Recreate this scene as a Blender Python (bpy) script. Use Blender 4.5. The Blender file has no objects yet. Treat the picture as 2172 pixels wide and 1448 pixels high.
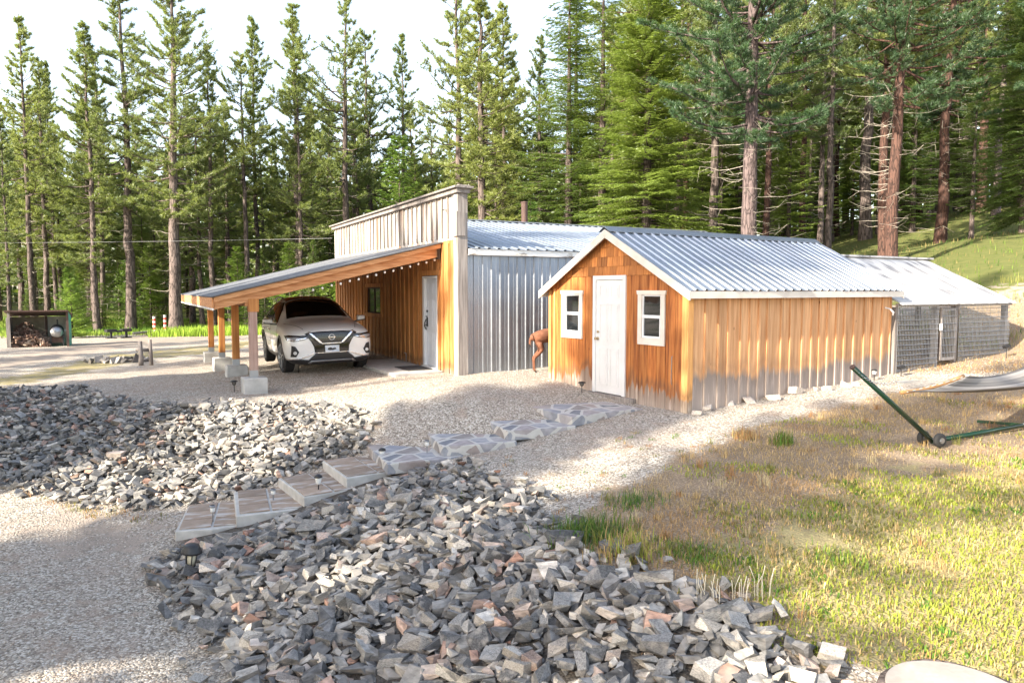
import bpy, bmesh, math, random
import numpy as np
from mathutils import Vector, Matrix, Euler
from mathutils.bvhtree import BVHTree
R = math.radians
random.seed(7); RG = np.random.default_rng(11)
scene = bpy.context.scene
col = scene.collection

# ------------------------------------------------------------------ camera
CAMZ = 1.75; PITCH = R(4.02); FPX = 1537.0
cd = bpy.data.cameras.new('camera'); cd.sensor_width = 36; cd.lens = FPX/2172*36
cd.clip_end = 2000; cd.clip_start = 0.05
cam = bpy.data.objects.new('camera', cd); col.objects.link(cam)
cam.location = (0, 0, CAMZ); cam.rotation_euler = (R(90)-PITCH, 0, 0)
scene.camera = cam

def ray(px, py):
    u = (px-1086)/FPX; w = (724-py)/FPX
    return Vector((u, math.cos(PITCH)+w*math.sin(PITCH), -math.sin(PITCH)+w*math.cos(PITCH)))
def PZ(px, py, z):
    d = ray(px, py); t = (z-CAMZ)/d.z
    return Vector((d.x*t, d.y*t, z))
def PD(px, py, Y):
    d = ray(px, py); t = Y/d.y
    return Vector((d.x*t, Y, CAMZ+d.z*t))
def toPX(x, y, z):
    c, s = math.cos(PITCH), math.sin(PITCH)
    zc = z-CAMZ; f = y*c-zc*s; up = y*s+zc*c
    return 1086+FPX*x/f, 724-FPX*up/f, f

# ------------------------------------------------------------------ terrain (thin plate spline through surveyed spots)
slabs_px = [(458,1090,-1.10),(570,1058,-.96),(680,1023,-.82),(775,985,-.68),(880,955,-.54),(995,925,-.40),(1118,895,-.26),(1228,866,-.13)]
ctl = []
for a in slabs_px:
    p = PZ(*a); ctl.append((p.x, p.y, a[2]-.07))
for a in [(0,830,-.45),(200,845,-.40),(400,868,-.33),(600,864,-.30),(740,872,-.28),(0,1030,-1.2),(230,1070,-1.2),(350,1180,-1.22),(440,1340,-1.2),
          (530,1440,-1.15),(800,1250,-.85),(1000,1430,-.80),(950,990,-.52),(1210,1170,-.47),(1440,1270,-.50),(1740,1420,-.60),
          (2172,1440,-.55),(1600,1000,-.28),(1300,1000,-.38),(1300,950,-.30),(640,1150,-.95),(1100,1100,-.58),(1000,870,-.12),(800,880,-.24),(150,940,-.85),(400,960,-.8),(600,930,-.62),(1975,945,-.15),(1250,1350,-.62)]:
    p = PZ(*a); ctl.append((p.x, p.y, a[2]))
ctl += [(2.72,11.1,-.15),(.75,14.16,.04),(1.8,12.6,-.12),(7.33,14.06,.13),(11,16.1,.40),(5,12.55,0),
        (-1.07,14.9,0),(-1.8,14.2,-.02),(3.35,17.2,.15),(-5.78,23.9,-.12),(-3.4,19.3,-.02),(-5,16.3,-.10),(-3.6,17,-.06),(-6.3,19,-.2),(-4.97,13.91,-.23),
        (-7.6,18.9,-.33),(-8.96,21.5,-.38),(-3.85,5.5,-1.2),(-7,8,-1.2),(-2,3,-1.2),(0,0,-.95),(3,1,-.7),(-3,0,-1.2),(-8,2,-1.2),
        (8,9,0.05),(12,12,.5),(9.4,18.5,1.0),(12.5,18.3,1.2),(14,22,2.2),(20,30,4.0),(25,40,5.4),(21,36,4.0),(16.5,34,3.5),(8,40,2.0),(0,45,.3),(-10,45,-.5),
        (-25,45,-.75),(-20,30,-.62),(-40,45,-.7),(-30,25,-.6),(-25,80,-.3),(0,80,1.5),(40,80,10),(60,40,9),(30,20,4),(40,5,3),(20,8,1.0),
        (-60,80,0),(-60,10,-1),(-40,-40,-1.2),(0,-40,-1.2),(40,-40,1),(80,80,14),(-15,12,-.75),(-14,18,-.5),(-12,8,-1.2),
        (0,140,4),(-80,140,2),(80,140,16),(-110,40,0),(110,40,12),(0,-110,-1),(110,-90,4),(-110,-90,-1),(0,30,.35),(8,24,.9)]
CP = np.array(ctl, float)
def _U(d2): return d2*np.log(np.sqrt(d2)+1e-9)
def _fit():
    n = len(CP); X = CP[:, :2]/10
    K = _U(((X[:, None]-X[None])**2).sum(-1)) + np.eye(n)*2e-4
    P = np.c_[np.ones(n), X]
    A = np.block([[K, P], [P.T, np.zeros((3, 3))]])
    return np.linalg.solve(A, np.r_[CP[:, 2], 0, 0, 0])
TW = _fit()
def Hn(xy):
    xy = np.asarray(xy, float).reshape(-1, 2)
    r = np.hypot(xy[:, 0], xy[:, 1]); k = np.where(r > 150, 150/np.maximum(r, 1), 1)
    X = xy*k[:, None]/10; C = CP[:, :2]/10; out = np.empty(len(X))
    for i in range(0, len(X), 20000):
        B = X[i:i+20000]
        out[i:i+20000] = _U(((B[:, None]-C[None])**2).sum(-1)) @ TW[:-3] + TW[-3] + B @ TW[-2:]
    x, y = xy[:, 0], xy[:, 1]
    out += .018*np.sin(x*1.3+np.sin(y*.9)*1.5)*np.cos(y*1.1+1) + .01*np.sin(x*3.1+y*2.3)
    return out
def H(x, y): return float(Hn([(x, y)])[0])
def P(px, py):
    d = ray(px, py); t = 2.5
    pts = np.array([[d.x*s, d.y*s] for s in np.geomspace(2.2, 140, 500)])
    hs = Hn(pts); s = np.geomspace(2.2, 140, 500); zr = CAMZ+d.z*s
    k = np.argmax(zr <= hs)
    if zr[k] > hs[k]: k = 499
    return Vector((pts[k][0], pts[k][1], hs[k]))

# ------------------------------------------------------------------ helpers
def tag(o, label=None, cat=None, group=None, kind=None):
    if label: o['label'] = label
    if cat: o['category'] = cat
    if group: o['group'] = group
    if kind: o['kind'] = kind
    return o
def empty(name, loc=(0,0,0), rz=0, parent=None):
    o = bpy.data.objects.new(name, None); o.empty_display_size = .2; col.objects.link(o)
    o.location = loc; o.rotation_euler = (0, 0, rz); o.parent = parent
    return o
def copy_tree(o, parent=None):
    c = o.copy(); col.objects.link(c); c.parent = parent
    for ch in list(o.children): copy_tree(ch, c)
    return c
def link(name, me, mat=None, parent=None, smooth=False):
    o = bpy.data.objects.new(name, me); col.objects.link(o); o.parent = parent
    if mat is not None:
        for m in (mat if isinstance(mat, (list, tuple)) else [mat]): me.materials.append(m)
    if smooth: me.polygons.foreach_set('use_smooth', [True]*len(me.polygons))
    return o
class MB:
    def __init__(s): s.v=[]; s.f=[]; s.r=[]; s.m=[]
    def add(s, vs, fs, mi=0, r=None):
        n=len(s.v); s.v += [tuple(v) for v in vs]; r = random.random() if r is None else r
        for f in fs: s.f.append([n+i for i in f]); s.r.append(r); s.m.append(mi)
        return s
    def box(s, x0,x1,y0,y1,z0,z1, mi=0, r=None):
        return s.add([(x0,y0,z0),(x1,y0,z0),(x1,y1,z0),(x0,y1,z0),(x0,y0,z1),(x1,y0,z1),(x1,y1,z1),(x0,y1,z1)],
              [(0,3,2,1),(4,5,6,7),(0,1,5,4),(1,2,6,5),(2,3,7,6),(3,0,4,7)], mi, r)
    def prism(s, pts, ax, a, b, mi=0, r=None):
        # polygon pts (2D) extruded along axis ax ('x','y','z') from a to b
        n=len(pts)
        def mk(p,t): return {'x':(t,p[0],p[1]),'y':(p[0],t,p[1]),'z':(p[0],p[1],t)}[ax]
        vs=[mk(p,a) for p in pts]+[mk(p,b) for p in pts]
        fs=[list(range(n))[::-1], list(range(n,2*n))]+[(i,(i+1)%n,n+(i+1)%n,n+i) for i in range(n)]
        return s.add(vs,fs,mi,r)
    def bar(s, p, q, w, h, mi=0, r=None, up=(0,0,1)):
        p=Vector(p); q=Vector(q); d=(q-p).normalized(); u=Vector(up)
        sd=d.cross(u)
        if sd.length<1e-3: sd=d.cross(Vector((1,0,0)))
        sd.normalize(); u=sd.cross(d); a=sd*w/2; b=u*h/2
        vs=[p-a-b,p+a-b,p+a+b,p-a+b,q-a-b,q+a-b,q+a+b,q-a+b]
        return s.add(vs,[(0,3,2,1),(4,5,6,7),(0,1,5,4),(1,2,6,5),(2,3,7,6),(3,0,4,7)],mi,r)
    def tube(s, path, rad, n=8, mi=0, r=None, cap=True):
        path=[Vector(p) for p in path]; m=len(path)
        rad=[rad]*m if isinstance(rad,(int,float)) else rad
        vs=[]; a=None
        for i,p in enumerate(path):
            d=(path[min(i+1,m-1)]-path[max(i-1,0)]).normalized()
            if a is None:
                a=d.cross(Vector((0,0,1)))
                if a.length<.05: a=d.cross(Vector((1,0,0)))
            a=(a-d*a.dot(d)).normalized(); b=d.cross(a)
            for k in range(n):
                t=2*math.pi*k/n; vs.append(p+(a*math.cos(t)+b*math.sin(t))*rad[i])
        fs=[(i*n+k,i*n+(k+1)%n,(i+1)*n+(k+1)%n,(i+1)*n+k) for i in range(m-1) for k in range(n)]
        if cap: fs+=[list(range(n))[::-1], [(m-1)*n+k for k in range(n)]]
        return s.add(vs,fs,mi,r)
    def lathe(s, prof, n=16, c=(0,0,0), axis='z', mi=0, r=None):
        vs=[]; m=len(prof)
        for (rr,h) in prof:
            for k in range(n):
                t=2*math.pi*k/n; x,y=rr*math.cos(t),rr*math.sin(t)
                v={'z':(x,y,h),'x':(h,x,y),'y':(x,h,y)}[axis]
                vs.append((v[0]+c[0],v[1]+c[1],v[2]+c[2]))
        fs=[(i*n+k,i*n+(k+1)%n,(i+1)*n+(k+1)%n,(i+1)*n+k) for i in range(m-1) for k in range(n)]
        fs+=[list(range(n))[::-1], [(m-1)*n+k for k in range(n)]]
        return s.add(vs,fs,mi,r)
    def mesh(s, name):
        me=bpy.data.meshes.new(name); me.from_pydata(s.v,[],s.f); me.update()
        at=me.attributes.new('rnd','FLOAT','FACE'); at.data.foreach_set('value',s.r)
        if any(s.m): me.polygons.foreach_set('material_index',s.m)
        bm=bmesh.new(); bm.from_mesh(me); bmesh.ops.recalc_face_normals(bm,faces=bm.faces); bm.to_mesh(me); bm.free()
        return me
    def build(s, name, mat, parent=None, smooth=False, bevel=0):
        o=link(name,s.mesh(name),mat,parent,smooth)
        if bevel:
            b=o.modifiers.new('b','BEVEL'); b.width=bevel; b.segments=2; b.limit_method='ANGLE'
        return o
def tri_mesh(name, V, F, rnd, colr=None):
    V=np.ascontiguousarray(V,np.float32); F=np.ascontiguousarray(F,np.int32); n=len(F)
    me=bpy.data.meshes.new(name); me.vertices.add(len(V)); me.vertices.foreach_set('co',V.ravel())
    me.loops.add(3*n); me.loops.foreach_set('vertex_index',F.ravel())
    me.polygons.add(n); me.polygons.foreach_set('loop_start',np.arange(0,3*n,3,dtype=np.int32))
    try: me.polygons.foreach_set('loop_total',np.full(n,3,np.int32))
    except Exception: pass
    me.update(calc_edges=True); me.validate(); me.polygons.foreach_set('use_smooth',[False]*len(me.polygons))
    at=me.attributes.new('rnd','FLOAT','FACE'); at.data.foreach_set('value',np.ascontiguousarray(rnd,np.float32))
    if colr is not None:
        at=me.attributes.new('tone','FLOAT_COLOR','FACE'); c=np.ones((n,4),np.float32); c[:,:3]=colr; at.data.foreach_set('color',c.ravel())
    return me
class Geo:
    def __init__(s): s.V=[]; s.F=[]; s.r=[]; s.n=0; s.c=[]
    def add(s,V,F,r,c=None):
        s.V.append(V); s.F.append(F+s.n); s.n+=len(V); s.r.append(np.broadcast_to(r,(len(F),)).copy())
        if c is not None: s.c.append(np.broadcast_to(c,(len(F),3)).copy())
    def tube(s,path,rad,n=5,r=.5):
        path=np.asarray(path,float); m=len(path); rad=np.broadcast_to(rad,(m,))
        d=np.gradient(path,axis=0); d/=np.linalg.norm(d,axis=1)[:,None]+1e-9
        a=np.cross(d,[.13,.21,1.]) if abs(d[0,2])<.95 else np.cross(d,[1.,.1,0])
        a/=np.linalg.norm(a,axis=1)[:,None]+1e-9; b=np.cross(d,a)
        t=np.arange(n)*2*np.pi/n
        V=path[:,None]+(a[:,None]*np.cos(t)[None,:,None]+b[:,None]*np.sin(t)[None,:,None])*rad[:,None,None]
        i=np.arange(m-1)[:,None]*n; k=np.arange(n)[None]; k2=(k+1)%n
        A=(i+k).ravel();B=(i+k2).ravel();C=(i+n+k2).ravel();D=(i+n+k).ravel()
        s.add(V.reshape(-1,3),np.r_[np.c_[A,B,C],np.c_[A,C,D]],r)
    def tris(s,A,B,C,r,c=None):
        n=len(A); V=np.empty((3*n,3)); V[0::3]=A; V[1::3]=B; V[2::3]=C
        s.add(V,np.arange(3*n).reshape(-1,3),r,c)
    def mesh(s,name):
        return tri_mesh(name,np.concatenate(s.V),np.concatenate(s.F),np.concatenate(s.r),np.concatenate(s.c) if s.c else None)

# ------------------------------------------------------------------ materials
class NT:
    def __init__(s, name):
        s.mat=bpy.data.materials.new(name); s.mat.use_nodes=True; s.t=s.mat.node_tree; s.t.nodes.clear()
        s.out=s.n('ShaderNodeOutputMaterial'); s.b=s.n('ShaderNodeBsdfPrincipled'); s.l(s.b.outputs[0],s.out.inputs[0])
        s.tc=s.n('ShaderNodeTexCoord').outputs['Object']
    def n(s,t,**k):
        o=s.t.nodes.new(t)
        for a,b in k.items(): setattr(o,a,b)
        return o
    def l(s,a,b): s.t.links.new(a,b)
    def set(s,sock,v):
        if hasattr(v,'is_linked') or hasattr(v,'links'): s.l(v,sock)
        else: sock.default_value=v
    def mapc(s,scale,src=None):
        m=s.n('ShaderNodeMapping'); s.l(src or s.tc,m.inputs[0]); m.inputs['Scale'].default_value=scale; return m.outputs[0]
    def noise(s,vec,scale,detail=5,rough=.55,dist=0):
        o=s.n('ShaderNodeTexNoise'); s.l(vec,o.inputs['Vector']); o.inputs['Scale'].default_value=scale
        o.inputs['Detail'].default_value=detail; o.inputs['Roughness'].default_value=rough; o.inputs['Distortion'].default_value=dist
        return o.outputs['Fac']
    def voro(s,vec,scale,feature='F1',out='Distance',rnd=1):
        o=s.n('ShaderNodeTexVoronoi',feature=feature); s.l(vec,o.inputs['Vector']); o.inputs['Scale'].default_value=scale
        o.inputs['Randomness'].default_value=rnd; return o.outputs[out]
    def ramp(s,f,stops,interp='LINEAR'):
        o=s.n('ShaderNodeValToRGB'); s.l(f,o.inputs[0]); e=o.color_ramp.elements; o.color_ramp.interpolation=interp
        while len(e)<len(stops): e.new(.5)
        for i,(p,c) in enumerate(stops):
            e[i].position=p; c=(c,c,c) if isinstance(c,(int,float)) else c; e[i].color=(*c,1)
        return o.outputs[0]
    def mix(s,f,a,b,blend='MIX'):
        o=s.n('ShaderNodeMix',data_type='RGBA',blend_type=blend); s.set(o.inputs[0],f)
        for i,v in ((6,a),(7,b)):
            if isinstance(v,tuple): v=(*v,1) if len(v)==3 else v
            s.set(o.inputs[i],v)
        return o.outputs[2]
    def math(s,op,a,b=0,clamp=False):
        o=s.n('ShaderNodeMath',operation=op,use_clamp=clamp); s.set(o.inputs[0],a); s.set(o.inputs[1],b); return o.outputs[0]
    def attr(s,name,out='Fac'): return s.n('ShaderNodeAttribute',attribute_name=name).outputs[out]
    def sep(s,v):
        o=s.n('ShaderNodeSeparateXYZ'); s.l(v,o.inputs[0]); return o.outputs
    def orand(s): return s.n('ShaderNodeObjectInfo').outputs['Random']
    def val(s,c,f):
        o=s.n('ShaderNodeHueSaturation'); s.set(o.inputs['Color'],c); s.set(o.inputs['Value'],f); return o.outputs[0]
    def fin(s,c,rough=.7,metal=0,bump=None,bs=.3,bd=.01,spec=.4):
        s.set(s.b.inputs['Base Color'],c if not isinstance(c,tuple) else (*c,1)); s.set(s.b.inputs['Roughness'],rough)
        s.set(s.b.inputs['Metallic'],metal); s.b.inputs['Specular IOR Level'].default_value=spec
        if bump is not None:
            b=s.n('ShaderNodeBump'); b.inputs['Strength'].default_value=bs; b.inputs['Distance'].default_value=bd
            s.l(bump,b.inputs['Height']); s.l(b.outputs[0],s.b.inputs['Normal'])
        return s.mat
def nmat(name, stops, sc=(1,1,1), ns=5, det=6, rough=.8, metal=0, bs=0, bd=.01, rnd=0, spec=.4, hook=None, orn=0):
    s=NT(name); v=s.mapc(sc); nz=s.noise(v,ns,det); c=s.ramp(nz,stops)
    if rnd: c=s.val(c,s.math('MULTIPLY_ADD',s.attr('rnd'),2*rnd)) if False else s.val(c,s.math('ADD',s.math('MULTIPLY',s.attr('rnd'),2*rnd),1-rnd))
    if orn: c=s.val(c,s.math('ADD',s.math('MULTIPLY',s.orand(),2*orn),1-orn))
    if hook: c=hook(s,c,nz)
    return s.fin(c,rough,metal,nz if bs else None,bs,bd,spec)
def flat(name,c,rough=.5,metal=0,spec=.5,var=.08,ns=6):
    return nmat(name,[(0,tuple(x*(1-var) for x in c)),(1,tuple(min(1,x*(1+var)) for x in c))],ns=ns,rough=rough,metal=metal,spec=spec)
M={}
def wear(zb,amp,grey,dark,xs=9,fringe=.6,soft_=.05,spread=.45):
    def h(s,c,nz):
        z=s.sep(s.tc)[2]; n1=s.noise(s.mapc((xs,xs,.8)),1.0,5,.6); n2=s.noise(s.mapc((1.4,1.4,.8)),1.0,2); nn=s.math('SUBTRACT',s.math('ADD',s.math('MULTIPLY',n1,1.2),n2),1.1)
        zz=s.math('ADD',z,s.math('MULTIPLY',nn,-amp*2)); dl=s.math('SUBTRACT',zb,zz)
        f=s.math('DIVIDE',dl,soft_,True); low=s.math('DIVIDE',dl,spread,True)
        g=s.mix(low,dark,grey); g=s.mix(s.math('MULTIPLY',nz,.75),g,tuple(x*.45 for x in grey)); g=s.mix(s.ramp(s.noise(s.mapc((16,16,1.2)),1.5,4),[(.55,0.),(.68,.55)]),g,tuple(min(.8,x*1.5) for x in grey))
        kn=s.voro(s.mapc((3.2,3.2,1.3)),1.6,'F1','Distance'); c=s.mix(s.ramp(kn,[(.035,.75),(.075,0.)]),c,(.10,.035,.012))
        fr=s.math('MULTIPLY',s.math('SUBTRACT',1,s.math('DIVIDE',s.math('ABSOLUTE',s.math('ADD',dl,.07)),.14),True),fringe)
        c=s.mix(fr,c,tuple(x*.5 for x in dark)); return s.mix(f,c,g)
    return h
GRAIN=(14,14,.9)
M['cedar']=nmat('cedar_boards',[(.28,(.13,.036,.010)),(.48,(.34,.112,.026)),(.72,(.52,.21,.058))],GRAIN,1.6,7,.75,bs=.35,bd=.006,rnd=.22,hook=wear(.17,.30,(.44,.37,.32),(.22,.13,.08),11,.55))
M['cedar_side']=nmat('pale_cedar_boards',[(.25,(.38,.18,.075)),(.5,(.56,.30,.14)),(.75,(.70,.43,.23))],GRAIN,1.4,7,.75,bs=.3,bd=.006,rnd=.16,hook=wear(.52,.22,(.44,.36,.31),(.23,.18,.15),6,.2,.14,.5))
M['cedar_trim']=nmat('cedar_trim_wood',[(.3,(.42,.19,.055)),(.7,(.66,.36,.13))],GRAIN,1.5,6,.75,bs=.25,bd=.005,rnd=.15,hook=wear(.12,.25,(.5,.42,.34),(.3,.18,.1)))
M['shingle']=nmat('cedar_shingle',[(.3,(.27,.085,.02)),(.7,(.50,.205,.055))],(30,30,2),1.2,5,.75,bs=.3,bd=.005,rnd=.35)
M['shop_board']=nmat('shop_siding_wood',[(.3,(.27,.10,.025)),(.5,(.46,.20,.06)),(.72,(.62,.32,.12))],GRAIN,1.5,7,.75,bs=.3,bd=.006,rnd=.2,hook=wear(.08,.16,(.4,.32,.26),(.2,.12,.07)))
M['silver_wood']=nmat('weathered_silver_wood',[(.32,(.14,.11,.09)),(.44,(.34,.31,.28)),(.56,(.50,.48,.46)),(.8,(.66,.65,.64))],(11,11,.5),1.7,7,.8,bs=.4,bd=.008,rnd=.25,
    hook=lambda s,c,nz: s.mix(s.ramp(s.noise(s.mapc((7,7,.35)),1.3,4),[(.52,0.),(.66,.85)]),c,(.38,.18,.07)))
M['grey_wood']=nmat('grey_weathered_wood',[(.3,(.13,.11,.10)),(.6,(.28,.25,.23)),(.8,(.42,.39,.36))],GRAIN,1.6,7,.85,bs=.4,bd=.006,rnd=.12)
M['batten_grey']=nmat('shadow_dark_weathered_batten',[(.3,(.12,.095,.08)),(.6,(.26,.23,.20)),(.8,(.42,.39,.36))],(11,11,.6),1.6,6,.85,bs=.3,rnd=.3)  # weathered grey, darkened to stand in for the battens' shadow lines
M['post_wood']=nmat('orange_post_wood',[(.3,(.34,.12,.03)),(.7,(.60,.27,.08))],GRAIN,1.4,6,.7,bs=.25,bd=.005,rnd=.1,orn=.08)
M['post_old']=nmat('weathered_post_wood',[(.3,(.26,.15,.12)),(.7,(.48,.34,.28))],GRAIN,1.4,6,.8,bs=.3,bd=.005)
M['beam']=nmat('sawn_beam_wood',[(.3,(.36,.14,.05)),(.5,(.55,.26,.11)),(.7,(.68,.37,.18))],(3,1.2,14),1.8,7,.75,bs=.3,bd=.005,rnd=.12)
M['ply']=nmat('roof_deck_wood',[(.3,(.15,.08,.04)),(.7,(.25,.15,.08))],(2,9,2),1.5,5,.85)
def galv(name,a,b,rough,metal=.85):
    s=NT(name); n1=s.noise(s.mapc((1,1,1)),1.4,4); n2=s.noise(s.mapc((1.5,1.5,9)),2.0,5); n3=s.voro(s.mapc((1,1,1)),60,out='Distance')
    c=s.mix(n1,a,b); c=s.mix(s.ramp(n2,[(.52,0.),(.7,.45)]),c,(.33,.34,.36)); c=s.val(c,s.math('ADD',.9,s.math('MULTIPLY',n3,.25)))
    c=s.val(c,s.math('ADD',s.math('MULTIPLY',s.attr('rnd'),.16),.92))
    rr=s.math('ADD',s.math('MULTIPLY',n2,.3),rough-.12)
    return s.fin(c,rr,metal,n1,.1,.01)
M['galv_wall']=galv('galvanised_siding',(.24,.265,.30),(.40,.425,.46),.38,.8)
M['galv_roof']=galv('galvanised_roofing',(.23,.27,.33),(.45,.49,.54),.40,.75)
M['coop_roof']=nmat('chalky_white_roof_sheet',[(.38,(.20,.20,.21)),(.47,(.46,.45,.44)),(.6,(.60,.59,.57)),(.8,(.66,.65,.63))],(3,.8,1),1.3,7,.8,rnd=.05)
M['rollroof']=nmat('grey_roll_roofing',[(.3,(.085,.09,.10)),(.7,(.16,.165,.175))],(1,1,1),6,7,.8,bs=.15,rnd=.08)
M['white']=nmat('white_paint',[(.3,(.60,.60,.60)),(.7,(.68,.68,.68))],(1,1,1),3,5,.45,bs=.05)
M['cream']=nmat('cream_painted_trim',[(.3,(.56,.51,.45)),(.7,(.68,.63,.56))],(1,1,1),4,6,.6,bs=.08)
M['peel']=nmat('peeling_white_paint',[(.36,(.30,.26,.22)),(.44,(.72,.71,.68)),(.7,(.80,.79,.77))],(1,1,3),2.4,8,.7,bs=.2,bd=.004)
M['glass']=flat('dark_window_glass',(.012,.014,.016),.04,0,.9)
M['pvc']=flat('white_vinyl',(.66,.67,.69),.35)
M['concrete']=nmat('concrete',[(.3,(.36,.35,.33)),(.7,(.54,.53,.50))],(1,1,1),5,9,.9,bs=.3,bd=.006)
M['black']=flat('black_metal',(.018,.018,.020),.45)
M['iron']=flat('grey_steel',(.35,.36,.38),.4,.9)
M['chrome']=flat('chrome',(.8,.8,.82),.12,1,var=.02)
M['brass']=flat('aged_brass',(.42,.33,.20),.3,1)
M['rubber']=flat('tyre_rubber',(.022,.022,.023),.8)
M['green_paint']=flat('dark_green_enamel',(.008,.036,.019),.25)
M['teal']=nmat('teal_sheet_metal',[(.3,(.04,.30,.24)),(.7,(.10,.42,.34))],rough=.4)
M['redpaint']=flat('red_paint',(.62,.05,.03),.5)
M['darkbrown']=nmat('dark_brown_wood',[(.3,(.05,.03,.025)),(.7,(.12,.07,.055))],GRAIN,1.5,5,.8)
M['carpaint']=None
def carp():
    s=NT('pearl_white_car_paint'); s.b.inputs['Coat Weight'].default_value=1; s.b.inputs['Coat Roughness'].default_value=.04
    n=s.noise(s.tc,40,2); return s.fin(s.mix(n,(.78,.78,.77),(.82,.82,.81)),.38,.0)
M['carpaint']=carp()
M['carblack']=flat('black_car_plastic',(.016,.016,.018),.38)
M['gloss']=flat('gloss_black',(.008,.008,.009),.06,0,.8)
M['carglass']=flat('dark_tinted_glass',(.003,.003,.003),.03,0,.22)
M['lamp']=flat('clear_lamp_lens',(.45,.47,.50),.08,.4,.8)
M['rim']=flat('machined_grey_rim',(.33,.34,.36),.28,.9)
M['plate']=nmat('licence_plate',[(.35,(.45,.55,.66)),(.6,(.72,.74,.78))],(1,1,1),12,3,.4)
M['fog']=flat('lamp_white',(.7,.7,.68),.2)
M['bulb']=flat('frosted_bulb',(.85,.83,.78),.2)
M['mat']=nmat('door_mat_fibre',[(.3,(.03,.03,.032)),(.7,(.07,.07,.072))],ns=60,rough=.95,bs=.5)
def bark(name,a,b,d,plates=5):
    s=NT(name); v0=s.mapc((plates,plates,.9)); nz=s.n('ShaderNodeTexNoise'); s.l(v0,nz.inputs['Vector']); nz.inputs['Scale'].default_value=1.6; nz.inputs['Detail'].default_value=4
    vm=s.n('ShaderNodeVectorMath',operation='ADD'); vs_=s.n('ShaderNodeVectorMath',operation='SCALE'); s.l(nz.outputs['Color'],vs_.inputs[0]); vs_.inputs['Scale'].default_value=1.1; s.l(v0,vm.inputs[0]); s.l(vs_.outputs[0],vm.inputs[1])
    w=s.voro(vm.outputs[0],1.5,'DISTANCE_TO_EDGE'); n=s.noise(s.mapc((6,6,.9)),2.8,8,.7)
    c=s.mix(s.ramp(n,[(.3,0.),(.7,1.)]),a,b); c=s.mix(s.ramp(w,[(.0,.85),(.16,0.)]),c,d)
    c=s.val(c,s.math('ADD',s.math('MULTIPLY',s.orand(),.5),.75))
    return s.fin(c,.9,0,w,.8,.03,.2)
M['bark']=bark('grey_brown_bark',(.080,.062,.055),(.19,.15,.135),(.02,.016,.014))
M['barkred']=bark('red_brown_pine_bark',(.048,.027,.022),(.112,.060,.045),(.012,.009,.008),4)
M['barkbig']=bark('plated_pine_bark',(.062,.045,.044),(.155,.118,.112),(.016,.012,.012),3.2)
M['deadwood']=nmat('pale_dead_twigs',[(.3,(.22,.19,.15)),(.7,(.42,.38,.32))],ns=6,rough=.9)
def leaf(name,a,b,tr=.35,trc=None,yel=None):
    s=NT(name); s.t.nodes.remove(s.b)
    r=s.attr('rnd'); c=s.mix(r,a,b)
    if yel: c=s.mix(s.math('MULTIPLY',s.math('POWER',s.orand(),1.5),.55),c,yel)
    c=s.val(c,s.math('ADD',s.math('MULTIPLY',s.orand(),.45),.78))
    d=s.n('ShaderNodeBsdfDiffuse'); s.l(c,d.inputs[0]); t=s.n('ShaderNodeBsdfTranslucent'); c2=s.mix(.55,c,trc or (.16,.24,.03)); s.l(c2,t.inputs[0])
    m=s.n('ShaderNodeMixShader'); m.inputs[0].default_value=tr; s.l(d.outputs[0],m.inputs[1]); s.l(t.outputs[0],m.inputs[2])
    g=s.n('ShaderNodeBsdfGlossy'); g.inputs['Roughness'].default_value=.45; g.inputs[0].default_value=(1,1,1,1)
    m2=s.n('ShaderNodeMixShader'); m2.inputs[0].default_value=.04; s.l(m.outputs[0],m2.inputs[1]); s.l(g.outputs[0],m2.inputs[2])
    s.l(m2.outputs[0],s.out.inputs[0]); return s.mat
M['pine']=leaf('pine_needles',(.090,.145,.045),(.24,.305,.095),.46,trc=(.34,.39,.07),yel=(.28,.29,.07))
M['bluepine']=leaf('blue_green_needles',(.022,.062,.028),(.085,.155,.058),.35)
M['fir']=leaf('fir_needles',(.028,.070,.018),(.125,.20,.040),.42,trc=(.28,.36,.05),yel=(.21,.26,.04))
M['youngfir']=leaf('young_fir_needles',(.06,.15,.02),(.18,.31,.05),.45,yel=(.22,.28,.04))
def toned(name,tr=.3):
    s=NT(name); s.t.nodes.remove(s.b); c=s.attr('tone','Color')
    c=s.val(c,s.math('ADD',s.math('MULTIPLY',s.attr('rnd'),.6),.7))
    d=s.n('ShaderNodeBsdfDiffuse'); s.l(c,d.inputs[0]); t=s.n('ShaderNodeBsdfTranslucent'); s.l(c,t.inputs[0])
    m=s.n('ShaderNodeMixShader'); m.inputs[0].default_value=tr; s.l(d.outputs[0],m.inputs[1]); s.l(t.outputs[0],m.inputs[2])
    s.l(m.outputs[0],s.out.inputs[0]); return s.mat
M['grass']=toned('grass_blades')
def rockm():
    s=NT('angular_slate_rock'); r=s.math('FRACT',s.math('ADD',s.attr('rnd'),s.math('MULTIPLY',s.orand(),.97)))
    base=s.ramp(r,[(0,(.090,.087,.084)),(.22,(.15,.145,.14)),(.42,(.135,.134,.132)),(.58,(.20,.188,.17)),(.74,(.28,.255,.22)),(.90,(.40,.36,.31)),(1,(.25,.14,.10))])
    n=s.noise(s.mapc((3,3,9)),4,8,.65); n2=s.noise(s.tc,2.2,3)
    c=s.val(base,s.math('MULTIPLY',s.math('ADD',s.math('MULTIPLY',n,3.2),-.55),s.math('ADD',.52,s.math('MULTIPLY',s.attr('facet'),1.1)))); c=s.mix(s.ramp(n2,[(.5,0.),(.68,.55)]),c,(.42,.38,.33))
    return s.fin(c,.78,0,n,.5,.02,.3)
M['rock']=rockm()
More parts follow.
